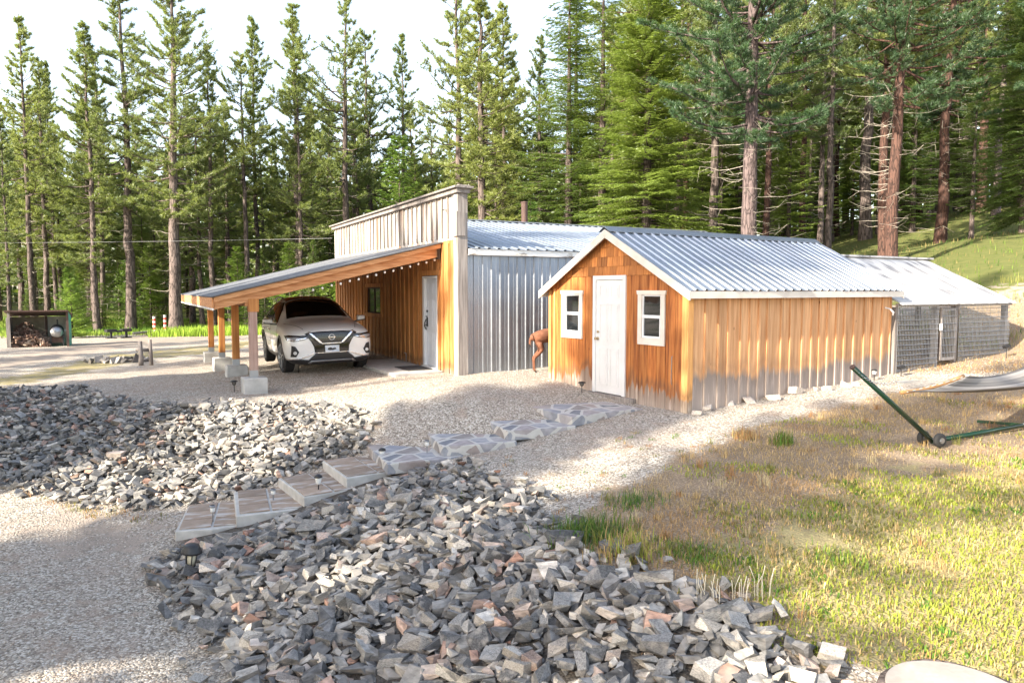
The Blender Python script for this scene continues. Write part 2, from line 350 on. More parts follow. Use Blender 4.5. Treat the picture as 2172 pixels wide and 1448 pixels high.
def flagm():
    s=NT('flagstone_with_mortar'); v=s.mapc((1,1,1)); e=s.voro(v,2.6,'DISTANCE_TO_EDGE'); cc=s.voro(v,2.6,'F1','Color'); n=s.noise(v,7,8,.65)
    hue=s.sep(cc)[0]; c=s.ramp(hue,[(0,(.13,.14,.16)),(.3,(.23,.24,.27)),(.5,(.29,.24,.22)),(.7,(.20,.18,.17)),(1,(.34,.33,.34))])
    c=s.val(c,s.math('ADD',s.math('MULTIPLY',n,1.1),.5)); mort=s.math('LESS_THAN',e,s.math('ADD',.03,s.math('MULTIPLY',n,.05)))
    c=s.mix(mort,c,s.mix(n,(.34,.33,.31),(.54,.53,.50))); c=s.mix(s.ramp(s.noise(v,1.7,5),[(.5,0.),(.75,.55)]),c,(.50,.49,.47))
    return s.fin(c,.85,0,s.math('ADD',n,s.math('MULTIPLY',mort,.5)),.4,.01)
def pavem():
    s=NT('brown_patio_stone'); v=s.mapc((1,1,1)); n=s.noise(v,6,8,.65); n2=s.noise(s.mapc((1.5,5,1)),1.4,5)
    c=s.mix(n,(.17,.12,.085),(.42,.335,.265)); c=s.mix(s.ramp(n2,[(.5,0.),(.62,.75)]),c,(.50,.49,.48))
    c=s.val(c,s.math('ADD',s.math('MULTIPLY',s.attr('rnd'),.5),.75)); return s.fin(c,.85,0,n,.4,.01)
M['flag']=flagm(); M['pave']=pavem(); M['mortar']=nmat('pale_mortar',[(.3,(.45,.44,.42)),(.7,(.66,.65,.62))],ns=9,rough=.9,bs=.3)
def groundm():
    s=NT('ground'); v=s.tc; a=s.attr('zone','Color'); zr,zg,zb=s.sep(a)[0],s.sep(a)[1],s.sep(a)[2]
    cc=s.sep(s.voro(v,46,'F1','Color'))[0]; cd_=s.voro(v,46,'F1','Distance'); big=s.noise(v,.55,5); mid=s.noise(v,3.2,6); fine=s.noise(v,45,4)
    g=s.ramp(cc,[(0,(.17,.145,.12)),(.35,(.34,.30,.25)),(.7,(.48,.435,.375)),(1,(.66,.62,.56))])
    g=s.val(g,s.math('SUBTRACT',1.15,s.math('MULTIPLY',cd_,.6)))
    g=s.mix(s.ramp(mid,[(.52,0.),(.68,.6)]),g,s.mix(fine,(.20,.14,.10),(.42,.33,.26)))
    g=s.mix(s.ramp(big,[(.45,0.),(.62,.25)]),g,(.36,.27,.21))
    dry=s.mix(mid,(.13,.095,.068),(.33,.25,.17)); dry=s.mix(s.ramp(fine,[(.45,0.),(.65,.6)]),dry,(.50,.38,.25)); dry=s.mix(s.ramp(s.voro(v,18,'F1','Distance'),[(.12,.55),(.2,0.)]),dry,(.42,.37,.33))
    grn=s.mix(mid,(.13,.11,.05),(.38,.31,.17)); grn=s.mix(s.ramp(fine,[(.45,0.),(.65,.6)]),grn,(.40,.36,.16))
    yy=s.math('MAXIMUM',s.math('MULTIPLY',s.math('SUBTRACT',s.sep(v)[1],36),.3,True),s.math('MINIMUM',s.math('MULTIPLY',s.math('SUBTRACT',s.sep(v)[1],16),.5,True),s.math('MULTIPLY',s.math('SUBTRACT',s.sep(v)[0],6),.5,True))); grn=s.mix(yy,grn,s.mix(mid,(.055,.085,.022),(.18,.17,.06))); dirt=s.mix(mid,(.20,.155,.125),(.43,.37,.31)); dirt=s.val(dirt,s.math('ADD',s.math('MULTIPLY',fine,.8),.6))
    w=s.math('MULTIPLY',s.math('SUBTRACT',mid,.5),1.3)
    def th(z): return s.math('MULTIPLY',s.math('SUBTRACT',s.math('ADD',z,w),.4),5,True)
    g=s.mix(s.math('MULTIPLY',s.attr('zone','Alpha'),.85),g,(.05,.043,.036)); c=s.mix(th(zb),g,dirt); c=s.mix(th(zr),c,dry); c=s.mix(th(zg),c,grn)  # zone alpha paints near-black crevice shade into the ground colour under the rocks
    bump=s.math('SUBTRACT',s.math('MULTIPLY',fine,.4),s.math('MULTIPLY',cd_,.8))
    return s.fin(c,.95,0,bump,.75,.02,.15)
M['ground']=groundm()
M['pebble']=nmat('gravel_stone',[(.3,(.34,.30,.25)),(.7,(.54,.49,.43))],ns=3,rough=.9,rnd=.32)
def logend():
    s=NT('cut_log_end'); n=s.noise(s.tc,9,7,.65); n2=s.noise(s.tc,2.5,4); r_=s.math('FRACT',s.math('MULTIPLY',s.n('ShaderNodeVectorMath',operation='LENGTH').outputs['Value'],1))
    return s.fin(s.mix(s.ramp(n2,[(.4,0.),(.65,.5)]),s.mix(n,(.24,.21,.18),(.48,.445,.40)),(.17,.15,.13)),.85,0,n,.4,.01)
M['logend']=logend()
M['stone']=nmat('grey_foundation_stone',[(.3,(.30,.25,.21)),(.7,(.58,.52,.46))],ns=8,rough=.85,bs=.3,orn=.25)
M['fur']=nmat('reddish_brown_fur',[(.3,(.11,.04,.02)),(.7,(.21,.085,.045))],(3,3,8),5,6,.85,bs=.2,
   hook=lambda s,c,nz: s.mix(s.ramp(s.noise(s.mapc((2,2,2)),1.5,2),[(.5,0.),(.75,.25)]),c,(.36,.20,.12)))
M['furpale']=nmat('pale_fur',[(.3,(.45,.33,.24)),(.7,(.62,.5,.4))],ns=9,rough=.9)
def fabric():
    s=NT('striped_hammock_cloth'); u=s.attr('rnd')
    return s.fin(s.ramp(u,[(0,(.10,.09,.085)),(.3,(.26,.24,.22)),(.5,(.16,.15,.14)),(.8,(.30,.28,.26)),(1,(.12,.11,.10))]),.9)
M['fabric']=fabric()
M['rope']=flat('white_rope',(.50,.48,.44),.9)
M['lightwood']=nmat('honey_wood',[(.3,(.42,.20,.07)),(.7,(.60,.33,.14))],ns=8,rough=.6)
M['water']=None
SHADE=[]
for (pc,s,k,h,sx) in [(4.5,9,'firB',14,1.0),(8.0,12,'firBig',16,.98),(8.5,10,'firBig',15.5,.9),(8.7,19,'firBig',22,.75),(8.5,6,'firB',8.5,1.2),(14.7,8,'firBig',12,1.2),(15.6,8,'firBig',11.5,1.7),(18.2,9,'firBig',11,1.6),
      (22.5,9,'firC',13,1.1),(26,12,'pineC',18,1.2),(29.5,9,'firB',12,1.1),(34,12,'pineA',17,1.2),(0.0,9,'pineI',15,.8),(-4.5,9,'pineC',18,1.0),(15.8,22,'pineB',21,1.0),(4.3,16,'firC',21,1.1),(9.3,21,'firC',20,.8),(7.9,24,'firBig',29,.5),(14.2,27,'pineC',30,.5)]:
    SHADE.append((-.625*pc-.78*s,.78*pc-.625*s,k,h,sx))
# ================================================================== GROUND
def in_poly(xy, poly):
    x,y=xy[:,0],xy[:,1]; c=np.zeros(len(x),bool); n=len(poly)
    for i in range(n):
        x1,y1=poly[i][:2]; x2,y2=poly[(i+1)%n][:2]
        c ^= ((y1>y)!=(y2>y)) & (x < (x2-x1)*(y-y1)/((y2-y1) if y2!=y1 else 1e-9)+x1)
    return c
def soft(xy, poly, w):
    # 1 inside, falling to 0 over w outside
    d=np.full(len(xy),1e9); n=len(poly)
    for i in range(n):
        a=np.array(poly[i][:2]); b=np.array(poly[(i+1)%n][:2]); ab=b-a
        t=np.clip(((xy-a)@ab)/(ab@ab+1e-9),0,1); d=np.minimum(d,np.linalg.norm(xy-(a+t[:,None]*ab),axis=1))
    ins=in_poly(xy,poly); s=np.where(ins,d,-d); return np.clip(.5+s/(2*w),0,1)
def pp(l): return [P(*a) for a in l]
LAWN=pp([(1190,1160),(1240,1085),(1340,1030),(1420,980),(1560,915),(1700,880),(1893,835),(2172,800)])+[Vector((12,11,0)),Vector((14,4,0)),Vector((3.4,2.2,0))]+pp([(1960,1440),(1740,1415),(1620,1350),(1440,1268),(1290,1200)])
GREENP=pp([(1850,1000),(2172,960)])+[Vector((9,4,0)),Vector((3.4,2.2,0))]+pp([(1700,1400),(1560,1300),(1440,1240),(1480,1180),(1600,1100)])
MOUND=pp([(400,1125),(350,1185),(370,1270),(440,1345),(480,1400),(530,1447)])+[Vector((-1.6,4.4,0)),Vector((1.9,3.9,0))]+pp([(1800,1446),(1740,1415),(1620,1345),(1560,1305),(1440,1262),(1370,1215),(1290,1185),(1210,1165),(1160,1105),(1120,1055),(1040,1015),(960,985),(870,975),(760,1000),(640,1055),(540,1085)])
BANK=pp([(-260,835),(0,828),(130,830),(250,858),(400,868),(480,860),(620,862),(740,872),(765,900),(792,925),(770,945),(720,976),(645,1002),(565,1027),(490,1052),(400,1068),(385,1078),(230,1072),(100,1048),(0,1020),(-260,985)])
hillp=[Vector(p+(0,)) for p in [(7.8,15.2),(12,16.5),(14,12),(20,8),(60,0),(110,40),(80,120),(10,120),(3,45),(4,26)]]
def ground():
    n=420; u=np.linspace(-1,1,n); sx=260*np.sinh(u*5.2)/math.sinh(5.2); sy=260*np.sinh(u*5.2)/math.sinh(5.2)+8
    X,Y=np.meshgrid(sx,sy); xy=np.c_[X.ravel(),Y.ravel()]; z=Hn(xy); V=np.c_[xy,z]
    i=np.arange(n-1)[:,None]*n+np.arange(n-1)[None]; i=i.ravel()
    F=np.r_[np.c_[i,i+1,i+n+1],np.c_[i,i+n+1,i+n]]
    me=tri_mesh('ground',V,F,np.zeros(len(F)))
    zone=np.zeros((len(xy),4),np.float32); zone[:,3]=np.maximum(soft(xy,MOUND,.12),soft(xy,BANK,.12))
    far=np.clip((xy[:,1]-39-1.5*np.sin(xy[:,0]*.3))/3,0,1)
    RUNP=[(7.5,14.1),(9.2,13.7),(11.5,14.4),(14,13),(15,17),(12.5,19.5),(8.6,18.5)]; zone[:,0]=np.maximum(soft(xy,LAWN,.5),soft(xy,RUNP,.5)*.9)
    g=soft(xy,GREENP,1.0); hp=soft(xy,hillp,.8)
    g=np.maximum(g*.8,np.maximum(far,hp*.95*np.clip((xy[:,1]-18.5)/3,0,1)))
    band=soft(xy,[P(-300,810),P(0,800),P(210,752),P(330,742),P(480,727),P(560,716),P(560,730),P(480,748),P(330,762),P(0,832),P(-300,835)],.6)*.62
    g=np.maximum(g,band)
    dirt=np.maximum(soft(xy,[P(0,760),P(300,712),P(560,700),P(560,712),P(300,730),P(0,785),P(-300,830),P(-300,780)],1.),hp)
    dirt=np.maximum(dirt,.55*soft(xy,pp([(0,1080),(180,1045),(400,1080),(420,1120),(350,1180),(330,1280),(200,1230),(0,1180)]),.7))
    dirt=np.maximum(dirt,.5*soft(xy,pp([(950,790),(1170,780),(1200,830),(1000,810)]),.4))
    zone[:,1]=g; zone[:,2]=dirt
    a=me.attributes.new('zone','FLOAT_COLOR','POINT'); a.data.foreach_set('color',zone.ravel())
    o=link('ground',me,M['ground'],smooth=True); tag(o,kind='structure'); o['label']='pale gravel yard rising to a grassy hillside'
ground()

# ================================================================== SHED
def lpts(root,pts): pass
SA=R(-57.4); shed=empty('garden_shed',(.753,14.165,0),SA)
tag(shed,'small cedar shed with white door, two white windows and ribbed metal roof','shed')
SW,SL=3.64,5.49; EZ,RZ=1.76,2.80   # roof edge / ridge height
sl=(RZ-EZ)/(SW/2+.14)
def roofz(x): return RZ-sl*abs(x-SW/2)
def shed_build():
    # front wall panels (grooved boards)
    m=MB(); x=.0; wins=[(.43,1.03,.90,1.70),(2.55,3.14,.90,1.70)]
    edges=[0,.09]
    while edges[-1]<SW-.1: edges.append(min(SW-.09,edges[-1]+.205))
    edges.append(SW)
    cuts=sorted(set([.47,1.0,1.38,2.21,2.58,3.1]+edges))
    for a,b in zip(cuts,cuts[1:]):
        if b-a<.002: continue
        mid=(a+b)/2; gx=.004 if any(abs(a-e)<1e-6 for e in edges) else 0; gx2=.004 if any(abs(b-e)<1e-6 for e in edges) else 0
        r=random.Random(int(np.searchsorted(edges,mid))).random()
        def seg(z0,z1a,z1b): m.prism([(a+gx,z0),(b-gx2,z0),(b-gx2,z1b),(a+gx,z1a)],'y',-.02,0,0,r)
        ta,tb=min(2.0,roofz(a)-.05),min(2.0,roofz(b)-.05)
        if 1.38<mid<2.21: continue
        if .47<mid<1.0 or 2.58<mid<3.1: seg(-.5,.92,.92); seg(1.68,ta,tb)
        else: seg(-.5,ta,tb)
    m.build('front_siding',M['cedar'],shed)
    b=MB(); b.prism([(0.02,-.5),(.50,-.5),(.50,roofz(.5)-.07),(0.02,roofz(.02)-.07)],'y',.001,.03)
    for q in [(.98,1.36),(2.24,2.6),(3.08,SW-.02)]: b.prism([(q[0],-.5),(q[1],-.5),(q[1],roofz(q[1])-.07),(q[0],roofz(q[0])-.07)],'y',.001,.03)
    b.prism([(.5,roofz(.5)-.09),(.5,2.0),(SW-.5,2.0),(SW-.5,roofz(.5)-.09),(SW/2,RZ-.09)],'y',.001,.03)
    b.build('sheathing',M['darkbrown'],shed)
    # shingles on the gable
    m=MB(); z=2.0; row=0
    while z<RZ-.1:
        hw=(RZ-.06-z)/sl; x=SW/2-hw-random.random()*.1
        while x<SW/2+hw:
            w=random.uniform(.10,.21); x1=x+w-.006; zt=z+.21
            a=max(x,SW/2-hw); c=min(x1,SW/2+hw)
            if c-a>.02:
                pts=[(a,z+random.uniform(0,.006)),(c,z+random.uniform(0,.006))]
                top=[(c,min(zt,roofz(c)-.05)),(a,min(zt,roofz(a)-.05))]
                if a<SW/2<c and roofz(SW/2)-.05<zt: top.insert(1,(SW/2,min(zt,roofz(SW/2)-.05)))
                if min(t[1] for t in top)>z+.01:
                    n=len(pts+top); pl=pts+top; r=random.random()
                    vs=[(p[0],-.034 if p[1]<z+.02 else -.020,p[1]) for p in pl]+[(p[0],-.012+row*.0,p[1]) for p in pl]
                    m.add(vs,[list(range(n)),list(range(n,2*n))[::-1]]+[(i,(i+1)%n,n+(i+1)%n,n+i) for i in range(n)],0,r)
            x+=w
        z+=.165; row+=1
    m.build('gable_shingles',M['shingle'],shed)
    # side walls: boards + battens
    for X,s in ((SW,1),(0,-1)):
        m=MB(); y=0; k=0; bt=MB()
        rr=random.Random(5)
        while y<SL-.01:
            w=rr.choice([.24,.26,.30,.33,.36,.22]); y1=min(SL,y+w)
            m.box(min(X,X-s*.02),max(X,X-s*.02),y+.001,y1-.001,-.5,EZ-.02)
            bt.box(min(X,X+s*.024),max(X,X+s*.024),max(0.0,y1-.026),min(SL,y1+.026),-.5,EZ-.025)
            y=y1
        m.build('side_siding',M['cedar_side'],shed); bt.build('battens',M['cedar_side'],shed)
    m=MB(); m.prism([(0,-.5),(SW,-.5),(SW,EZ-.03),(SW/2,RZ-.08),(0,EZ-.03)],'y',SL-.021,SL-.001); m.build('back_siding',M['cedar_side'],shed)
    # corner trims
    for q in ((SW-.105,SW+.0,-.045,-.021,-.5,1.78),(SW+.001,SW+.026,-.045,.07,-.5,1.74),(0.0,.07,-.045,-.021,-.5,1.76),(.16,.20,-.04,-.021,-.5,1.78)):
        m=MB(); m.box(*q); m.build('corner_board',M['cedar_trim'],shed)
    # roof: ribbed sheets
    def rib_roof(root,x_eave,z_e,x_r,z_r,y0,y1,pitch,mat,name='roof_sheet',ribh=.026,panels=.95):
        dx,dz=x_r-x_eave,z_r-z_e; L=math.hypot(dx,dz); nx,nz=-dz/L,dx/L
        if nz<0: nx,nz=-nx,-nz
        prof=[]; y=y0
        while y<y1-1e-6:
            for f,h in ((0,0),(.60,0),(.68,1),(.86,1),(.94,0)): prof.append((min(y+f*pitch,y1),h*ribh))
            y+=pitch
        prof.append((y1,0)); m=MB(); ns=4; vs=[]
        rn=random.Random(3)
        for k in range(ns+1):
            t=k/ns
            for (yy,h) in prof:
                pn=int((yy-y0)/panels); ex=((pn*7)%3-1)*.014*(1-t)
                w=.003*math.sin(yy*3.1+t*5)
                vs.append((x_eave-ex*(1 if dx>0 else -1)+dx*t+nx*(h+w),yy,z_e+dz*t+nz*(h+w)))
        n=len(prof); fs=[];rr=[]
        for k in range(ns):
            for i in range(n-1): fs.append((k*n+i,k*n+i+1,(k+1)*n+i+1,(k+1)*n+i))
        for f in fs:
            pn=int((vs[f[0]][1]-y0)/panels); rr.append(random.Random(pn*13+5).random())
        b=len(m.v); m.v+=vs
        for f,r in zip(fs,rr): m.f.append(list(f)); m.r.append(r); m.m.append(0)
        o=m.build(name,mat,root); s=o.modifiers.new('t','SOLIDIFY'); s.thickness=.003; return o
    globals()['rib_roof']=rib_roof
    ya,yb=-.17,SL+.16
    rib_roof(shed,SW+.17,roofz(SW+.17)+.0,SW/2,RZ,ya,yb,.205,M['galv_roof'])
    rib_roof(shed,-.17,roofz(-.17)+.0,SW/2,RZ,ya,yb,.205,M['galv_roof'])
    m=MB(); c=SW/2; m.prism([(c-.14,roofz(c-.14)+.032),(c-.03,RZ+.034),(c,RZ+.052),(c+.03,RZ+.034),(c+.14,roofz(c+.14)+.032),(c+.14,roofz(c+.14)+.028),(c,RZ+.040),(c-.14,roofz(c-.14)+.028)],'y',ya-.02,yb+.02)
    m.build('ridge_cap',M['galv_wall'],shed)
    # deck under, rake + fascia boards
    m=MB()
    for s in (1,-1):
        xe=c+s*(c+.15); m.prism([(xe,roofz(xe)-.012),(c,RZ-.012),(c,RZ-.036),(xe,roofz(xe)-.036)],'y',ya+.02,yb-.02)
    m.build('roof_deck',M['ply'],shed)
    for yy in ((ya-.004,ya+.024),(yb-.024,yb+.004)):
        m=MB()
        for s in (1,-1):
            xe=c+s*(c+.165); m.prism([(xe,roofz(xe)-.006),(c,RZ-.004),(c,RZ-.145),(xe,roofz(xe)-.145)],'y',*yy)
        m.build('rake_board',M['cream'],shed)
    for s in (1,-1):
        xe=c+s*(c+.165); m=MB(); m.box(min(xe,xe-s*.022),max(xe,xe-s*.022),ya+.026,yb-.026,roofz(xe)-.118,roofz(xe)-.010); m.build('fascia',M['cream'],shed)
    for k in range(10):
        m=MB(); y=.25+k*.56; m.box(SW+.03,SW+.14,y,y+.04,roofz(SW+.1)-.11,roofz(SW+.14)-.04); m.build('rafter_tail',M['cream'],shed)
    # door
    d=MB(); d.box(1.44,2.15,-.030,.012,-.05,1.93); door=d.build('door',M['white'],shed)
    p=MB()
    for (x0,x1) in ((1.54,1.765),(1.83,2.055)):
        for (z0,z1) in ((.08,.74),(.86,1.52),(1.62,1.84)):
            for (a,b,e,f) in ((x0,x1,z0,z0+.016),(x0,x1,z1-.016,z1),(x0,x0+.016,z0+.017,z1-.017),(x1-.016,x1,z0+.017,z1-.017)): p.box(a,b,-.037,-.0305,e,f)
            p.box(x0+.045,x1-.045,-.0355,-.0305,z0+.045,z1-.045)
    p.build('door_panels',M['white'],door)
    h=MB(); h.lathe([(.030,-.036),(.030,-.044),(.012,-.046),(.012,-.07),(.028,-.078),(.030,-.095),(.018,-.108)],16,(1.50,0,.90),'y'); h.build('door_knob',M['brass'],door,True)
    h=MB(); h.lathe([(.024,-.036),(.022,-.048),(.008,-.05)],14,(1.50,0,1.02),'y'); h.build('deadbolt',M['brass'],door,True)
    f=MB(); f.box(1.36,1.438,-.05,.02,-.06,2.01); f.box(2.152,2.23,-.05,.02,-.06,2.01); f.box(1.439,2.151,-.048,.02,1.935,2.01); f.build('door_frame',M['white'],shed,bevel=.003)
    f=MB(); f.box(1.22,2.5,-.10,0,-.17,-.065); f.build('door_sill',M['grey_wood'],shed,bevel=.006)
    # windows
    for (x0,x1,z0,z1) in wins:
        w=MB(); t=.075; a,b,e,g=x0,x1,.885,1.70
        w.box(a-.015,a+t,-.048,-.0205,e-.02,g-.02); w.box(b-t,b+.015,-.048,-.0205,e-.02,g-.02); w.box(a+t+.001,b-t-.001,-.047,-.0205,e-.02,e+.085)
        w.prism([(a-.03,g-.018),(b+.03,g-.018),(b+.045,g+.05),(a-.045,g+.05)],'y',-.052,-.0205)
        win=w.build('window',M['cream'],shed)
        s=MB(); a+=t+.002; b-=t+.002; e+=.088; g-=.02; mz=(e+g)/2; q=.035
        for (c0,c1,d0,d1,y) in ((a,b,mz-.025,mz+.025,-.036),(a,a+q,e,mz-.026,-.03),(b-q,b,e,mz-.026,-.03),(a+q+.001,b-q-.001,e,e+q,-.03),
                (a,a+q*.7,mz+.026,g,-.026),(b-q*.7,b,mz+.026,g,-.026),(a+q,b-q,g-q*.7,g,-.026)): s.box(c0,c1,y,.01,d0,d1)
        s.build('sash',M['pvc'],win)
        s=MB(); s.box(a+.01,b-.01,-.012,-.006,e+.01,mz-.01); s.box(a+.01,b-.01,-.008,-.004,mz+.01,g-.01); s.build('pane',M['glass'],win)
    h=MB(); h.tube([(3.33,-.035,.72),(3.335,-.05,.70),(3.33,-.05,.50),(3.33,-.05,.30),(3.325,-.035,.27)],.007,6); h.build('pull_rod',M['iron'],shed)
    h=MB(); h.tube([(SW+.02,SL-.22,1.42),(SW+.10,SL-.2,1.40),(SW+.14,SL-.14,1.33),(SW+.1,SL-.08,1.28)],.014,8); h.build('hose_hook',M['pvc'],shed)
shed_build()

# ================================================================== SHOP
TA=R(-62.33); shop=empty('workshop_building',(-5.777,23.87,0),TA)
tag(shop,'long workshop with tall weathered wooden false front and galvanised metal side','building')
FW,FL,FH=10.13,10.9,3.72
def shop_build():
    fx0,fx1=3.62,4.94; wz0,wz1=1.12,1.84; dx0,dx1=8.11,9.02
    m=MB(); bt=MB(); up=MB(); ub=MB(); x=0; k=0
    while x<FW-.2:
        x1=min(x+.31,FW-.16); 
        def bd(mm,z0,z1,a=x,b=x1): mm.box(a+.001,b-.001,-.02,0,z0,z1,0,random.Random(int(x*7)).random())
        # split round the openings
        segs=[(x,x1)]
        for (o0,o1) in ((fx0,fx1),(dx0,dx1)):
            ns=[]
            for (a,b) in segs:
                pts=[a]+[q for q in (o0,o1) if a<q<b]+[b]; ns+=list(zip(pts,pts[1:]))
            segs=ns
        for (a,b) in segs:
            mid=(a+b)/2
            if fx0<mid<fx1: bd(m,-.6,wz0,a,b); bd(m,wz1,2.79,a,b)
            elif dx0<mid<dx1: bd(m,2.08,2.79,a,b)
            else: bd(m,-.6,2.79,a,b)
        bd(up,2.795,FH)
        if not (fx0-.03<x1<fx1+.03 or dx0-.03<x1<dx1+.03): bt.box(x1-.028,x1+.028,-.045,-.0205,-.6,2.74)
        elif dx0-.03<x1<dx1+.03: bt.box(x1-.028,x1+.028,-.045,-.0205,2.16,2.74)
        else: bt.box(x1-.028,x1+.028,-.045,-.0205,-.6,wz0-.1); bt.box(x1-.028,x1+.028,-.045,-.0205,wz1+.1,2.74)
        ub.box(x1-.024,x1+.024,-.055,-.0205,2.85,FH-.01)
        x=x1
    m.build('front_siding',M['shop_board'],shop); bt.build('front_battens',M['shop_board'],shop)
    up.build('false_front_boards',M['silver_wood'],shop); ub.build('false_front_battens',M['batten_grey'],shop)
    m=MB(); 
    for (a,b) in ((.02,fx0),(fx1,dx0),(dx1,FW-.02)): m.box(a,b,.002,.14,-.6,2.7)
    m.box(.02,FW-.02,.002,.14,2.701,FH); m.box(fx0+.001,fx1-.001,.002,.14,-.6,wz0); m.box(fx0+.001,fx1-.001,.002,.14,wz1,2.7); m.box(dx0+.001,dx1-.001,.002,.14,2.08,2.7)
    m.build('front_framing',M['grey_wood'],shop)
    m=MB(); m.box(FW-.16,FW+.0,-.06,-.001,-.6,FH-.02); m.build('corner_post',M['silver_wood'],shop)
    m=MB(); m.box(FW+.001,FW+.05,-.055,.16,-.6,FH-.01); m.build('end_board',M['grey_wood'],shop)
    m=MB(); m.box(FW-.13,FW+.075,-.09,-.061,2.85,3.35); m.box(FW-.02,FW+.076,-.0605,.1,2.86,3.34); m.build('corner_block',M['grey_wood'],shop)
    m=MB(); m.box(-.06,FW+.1,-.11,.2,FH,FH+.09); m.box(-.12,FW+.16,-.17,.26,FH+.092,FH+.135); m.box(-.06,FW+.1,-.17+.11,.2,FH+.137,FH+.165); m.build('cornice',M['grey_wood'],shop,bevel=.006)
    m=MB(); m.tube([(FW-.55,-.03,3.42),(FW-.55,-.12,3.43),(FW-.50,-.16,3.42)],.012,6); m.box(FW-.58,FW-.52,-.05,-.022,3.38,3.46); m.build('wire_bracket',M['black'],shop)
    # galvanised side wall (near): ribbed vertical profile
    def ribwall(X,s,y0,y1,z0,z1):
        m=MB(); y=y0; prof=[]
        while y<y1-.01:
            for f,h in ((0,0),(.33,0),(.36,.004),(.44,.004),(.47,0),(.74,0),(.79,.020),(.92,.020),(.97,0)): prof.append((min(y+f*.205,y1),h))
            y+=.205
        prof.append((y1,0)); n=len(prof); vs=[]
        for z in (z0,z0+(z1-z0)*.5,z1):
            for (yy,h) in prof: vs.append((X+s*(h+.004*math.sin(yy*1.9+z*2)),yy,z))
        fs=[(k*n+i,k*n+i+1,(k+1)*n+i+1,(k+1)*n+i) for k in range(2) for i in range(n-1)]
        rr=[random.Random(int(vs[f[0]][1]/.9)).random() for f in fs]
        m.v+=vs; m.f+=[list(f) for f in fs]; m.r+=rr; m.m+=[0]*len(fs)
        o=m.build('metal_side',M['galv_wall'],shop); q=o.modifiers.new('t','SOLIDIFY'); q.thickness=.002
    ribwall(FW-.03,1,.162,FL,-.4,2.50)
    ribwall(.03,-1,.162,FL,-.6,2.50)
    m=MB(); m.prism([(.03,-.6),(FW-.03,-.6),(FW-.03,2.5),(FW/2,3.6),(.03,2.5)],'y',FL-.02,FL); m.build('metal_back',M['galv_wall'],shop)
    SZ=2.62; c=FW/2; xe=FW+.16
    rib_roof(shop,xe,SZ-.02,c,3.70,.20,FL+.25,.228,M['galv_roof'],panels=.915)
    rib_roof(shop,-.16,SZ-.02,c,3.70,.20,FL+.25,.228,M['galv_roof'],panels=.915)
    m=MB(); m.prism([(c-.16,3.71),(c-.02,3.745),(c+.02,3.745),(c+.16,3.71),(c+.16,3.705),(c,3.735),(c-.16,3.705)],'y',.20,FL+.27); m.build('ridge_cap',M['galv_wall'],shop)
    m=MB(); m.box(FW+.09,FW+.125,.162,FL+.2,2.48,2.598); m.build('fascia',M['peel'],shop)
    m=MB(); m.box(FW-.02,FW+.088,.17,FL+.2,2.475,2.49); m.build('soffit',M['peel'],shop)
    # door
    d=MB(); d.box(dx0+.1,dx1-.03,.015,.05,.05,2.02); door=d.build('door',flat('pale_blue_white_door',(.66,.70,.76),.4),shop)
    p=MB()
    for (x0,x1) in ((dx0+.19,dx0+.46),(dx0+.54,dx0+.81)):
        for (z0,z1) in ((.2,.8),(.95,1.55),(1.68,1.92)):
            for (a,b,e,f) in ((x0,x1,z0,z0+.016),(x0,x1,z1-.016,z1),(x0,x0+.016,z0+.017,z1-.017),(x1-.016,x1,z0+.017,z1-.017)): p.box(a,b,.009,.0145,e,f)
    p.build('door_panels',door.data.materials[0],door)
    h=MB(); hx=dx0+.15; h.box(hx-.03,hx+.03,-.004,.014,.93,1.14); h.tube([(hx,-.004,.97),(hx,-.05,.97),(hx+.10,-.05,.965)],.011,8); h.box(hx-.035,hx+.035,-.02,.0,1.15,1.17); h.tube([(hx,-.02,1.10),(hx+.005,-.06,1.02),(hx,-.06,.94),(hx,-.02,.86)],.012,6)
    h.build('door_handle',M['black'],door); h=MB(); h.lathe([(.03,.014),(.03,-.006),(.012,-.008)],12,(hx,0,1.28),'y'); h.build('deadbolt',M['black'],door)
    f=MB(); f.box(dx0+.0,dx0+.098,-.055,.06,.03,2.07); f.box(dx1-.028,dx1+.0,-.055,.06,.03,2.07); f.box(dx0+.1,dx1-.03,-.052,.06,2.022,2.07); f.build('door_frame',M['white'],shop)
    f=MB(); f.box(dx0+.02,dx1-.01,-.09,.1,-.02,.045); f.build('threshold',M['white'],shop)
    f=MB(); f.box(dx0-.12,dx1+.12,-.044,-.0205,2.085,2.20); f.box(dx1+.002,dx1+.12,-.05,-.0205,0,2.08); f.build('door_trim',M['shop_board'],shop)
    # window
    w=MB(); a,b,e,g=fx0,fx1,wz0,wz1; w.box(a-.07,a+.03,-.05,-.0205,e,g); w.box(b-.03,b+.07,-.05,-.0205,e,g); w.box(a-.10,b+.10,-.055,-.0205,g+.001,g+.10); w.box(a-.10,b+.10,-.065,-.0205,e-.09,e-.001)
    win=w.build('window',M['shop_board'],shop); s=MB()
    for (x0,x1,z0,z1) in ((a+.03,b-.03,e,e+.04),(a+.03,b-.03,g-.04,g),(a+.03,a+.07,e+.041,g-.041),(b-.07,b-.03,e+.041,g-.041),((a+b)/2-.02,(a+b)/2+.02,e+.041,g-.041)): s.box(x0,x1,-.02,.03,z0,z1)
    s.build('sash',M['darkbrown'],win); s=MB(); s.box(a+.05,b-.05,.0,.008,e+.02,g-.02); s.build('pane',M['glass'],win)
    s=MB(); s.tube([(7.0,-.07,-.06),(7.0,-.07,.22)],.012,6); s.tube([(7.0,-.07,.22),(7.0,-.12,.24)],.014,6); s.build('faucet',M['iron'],shop)
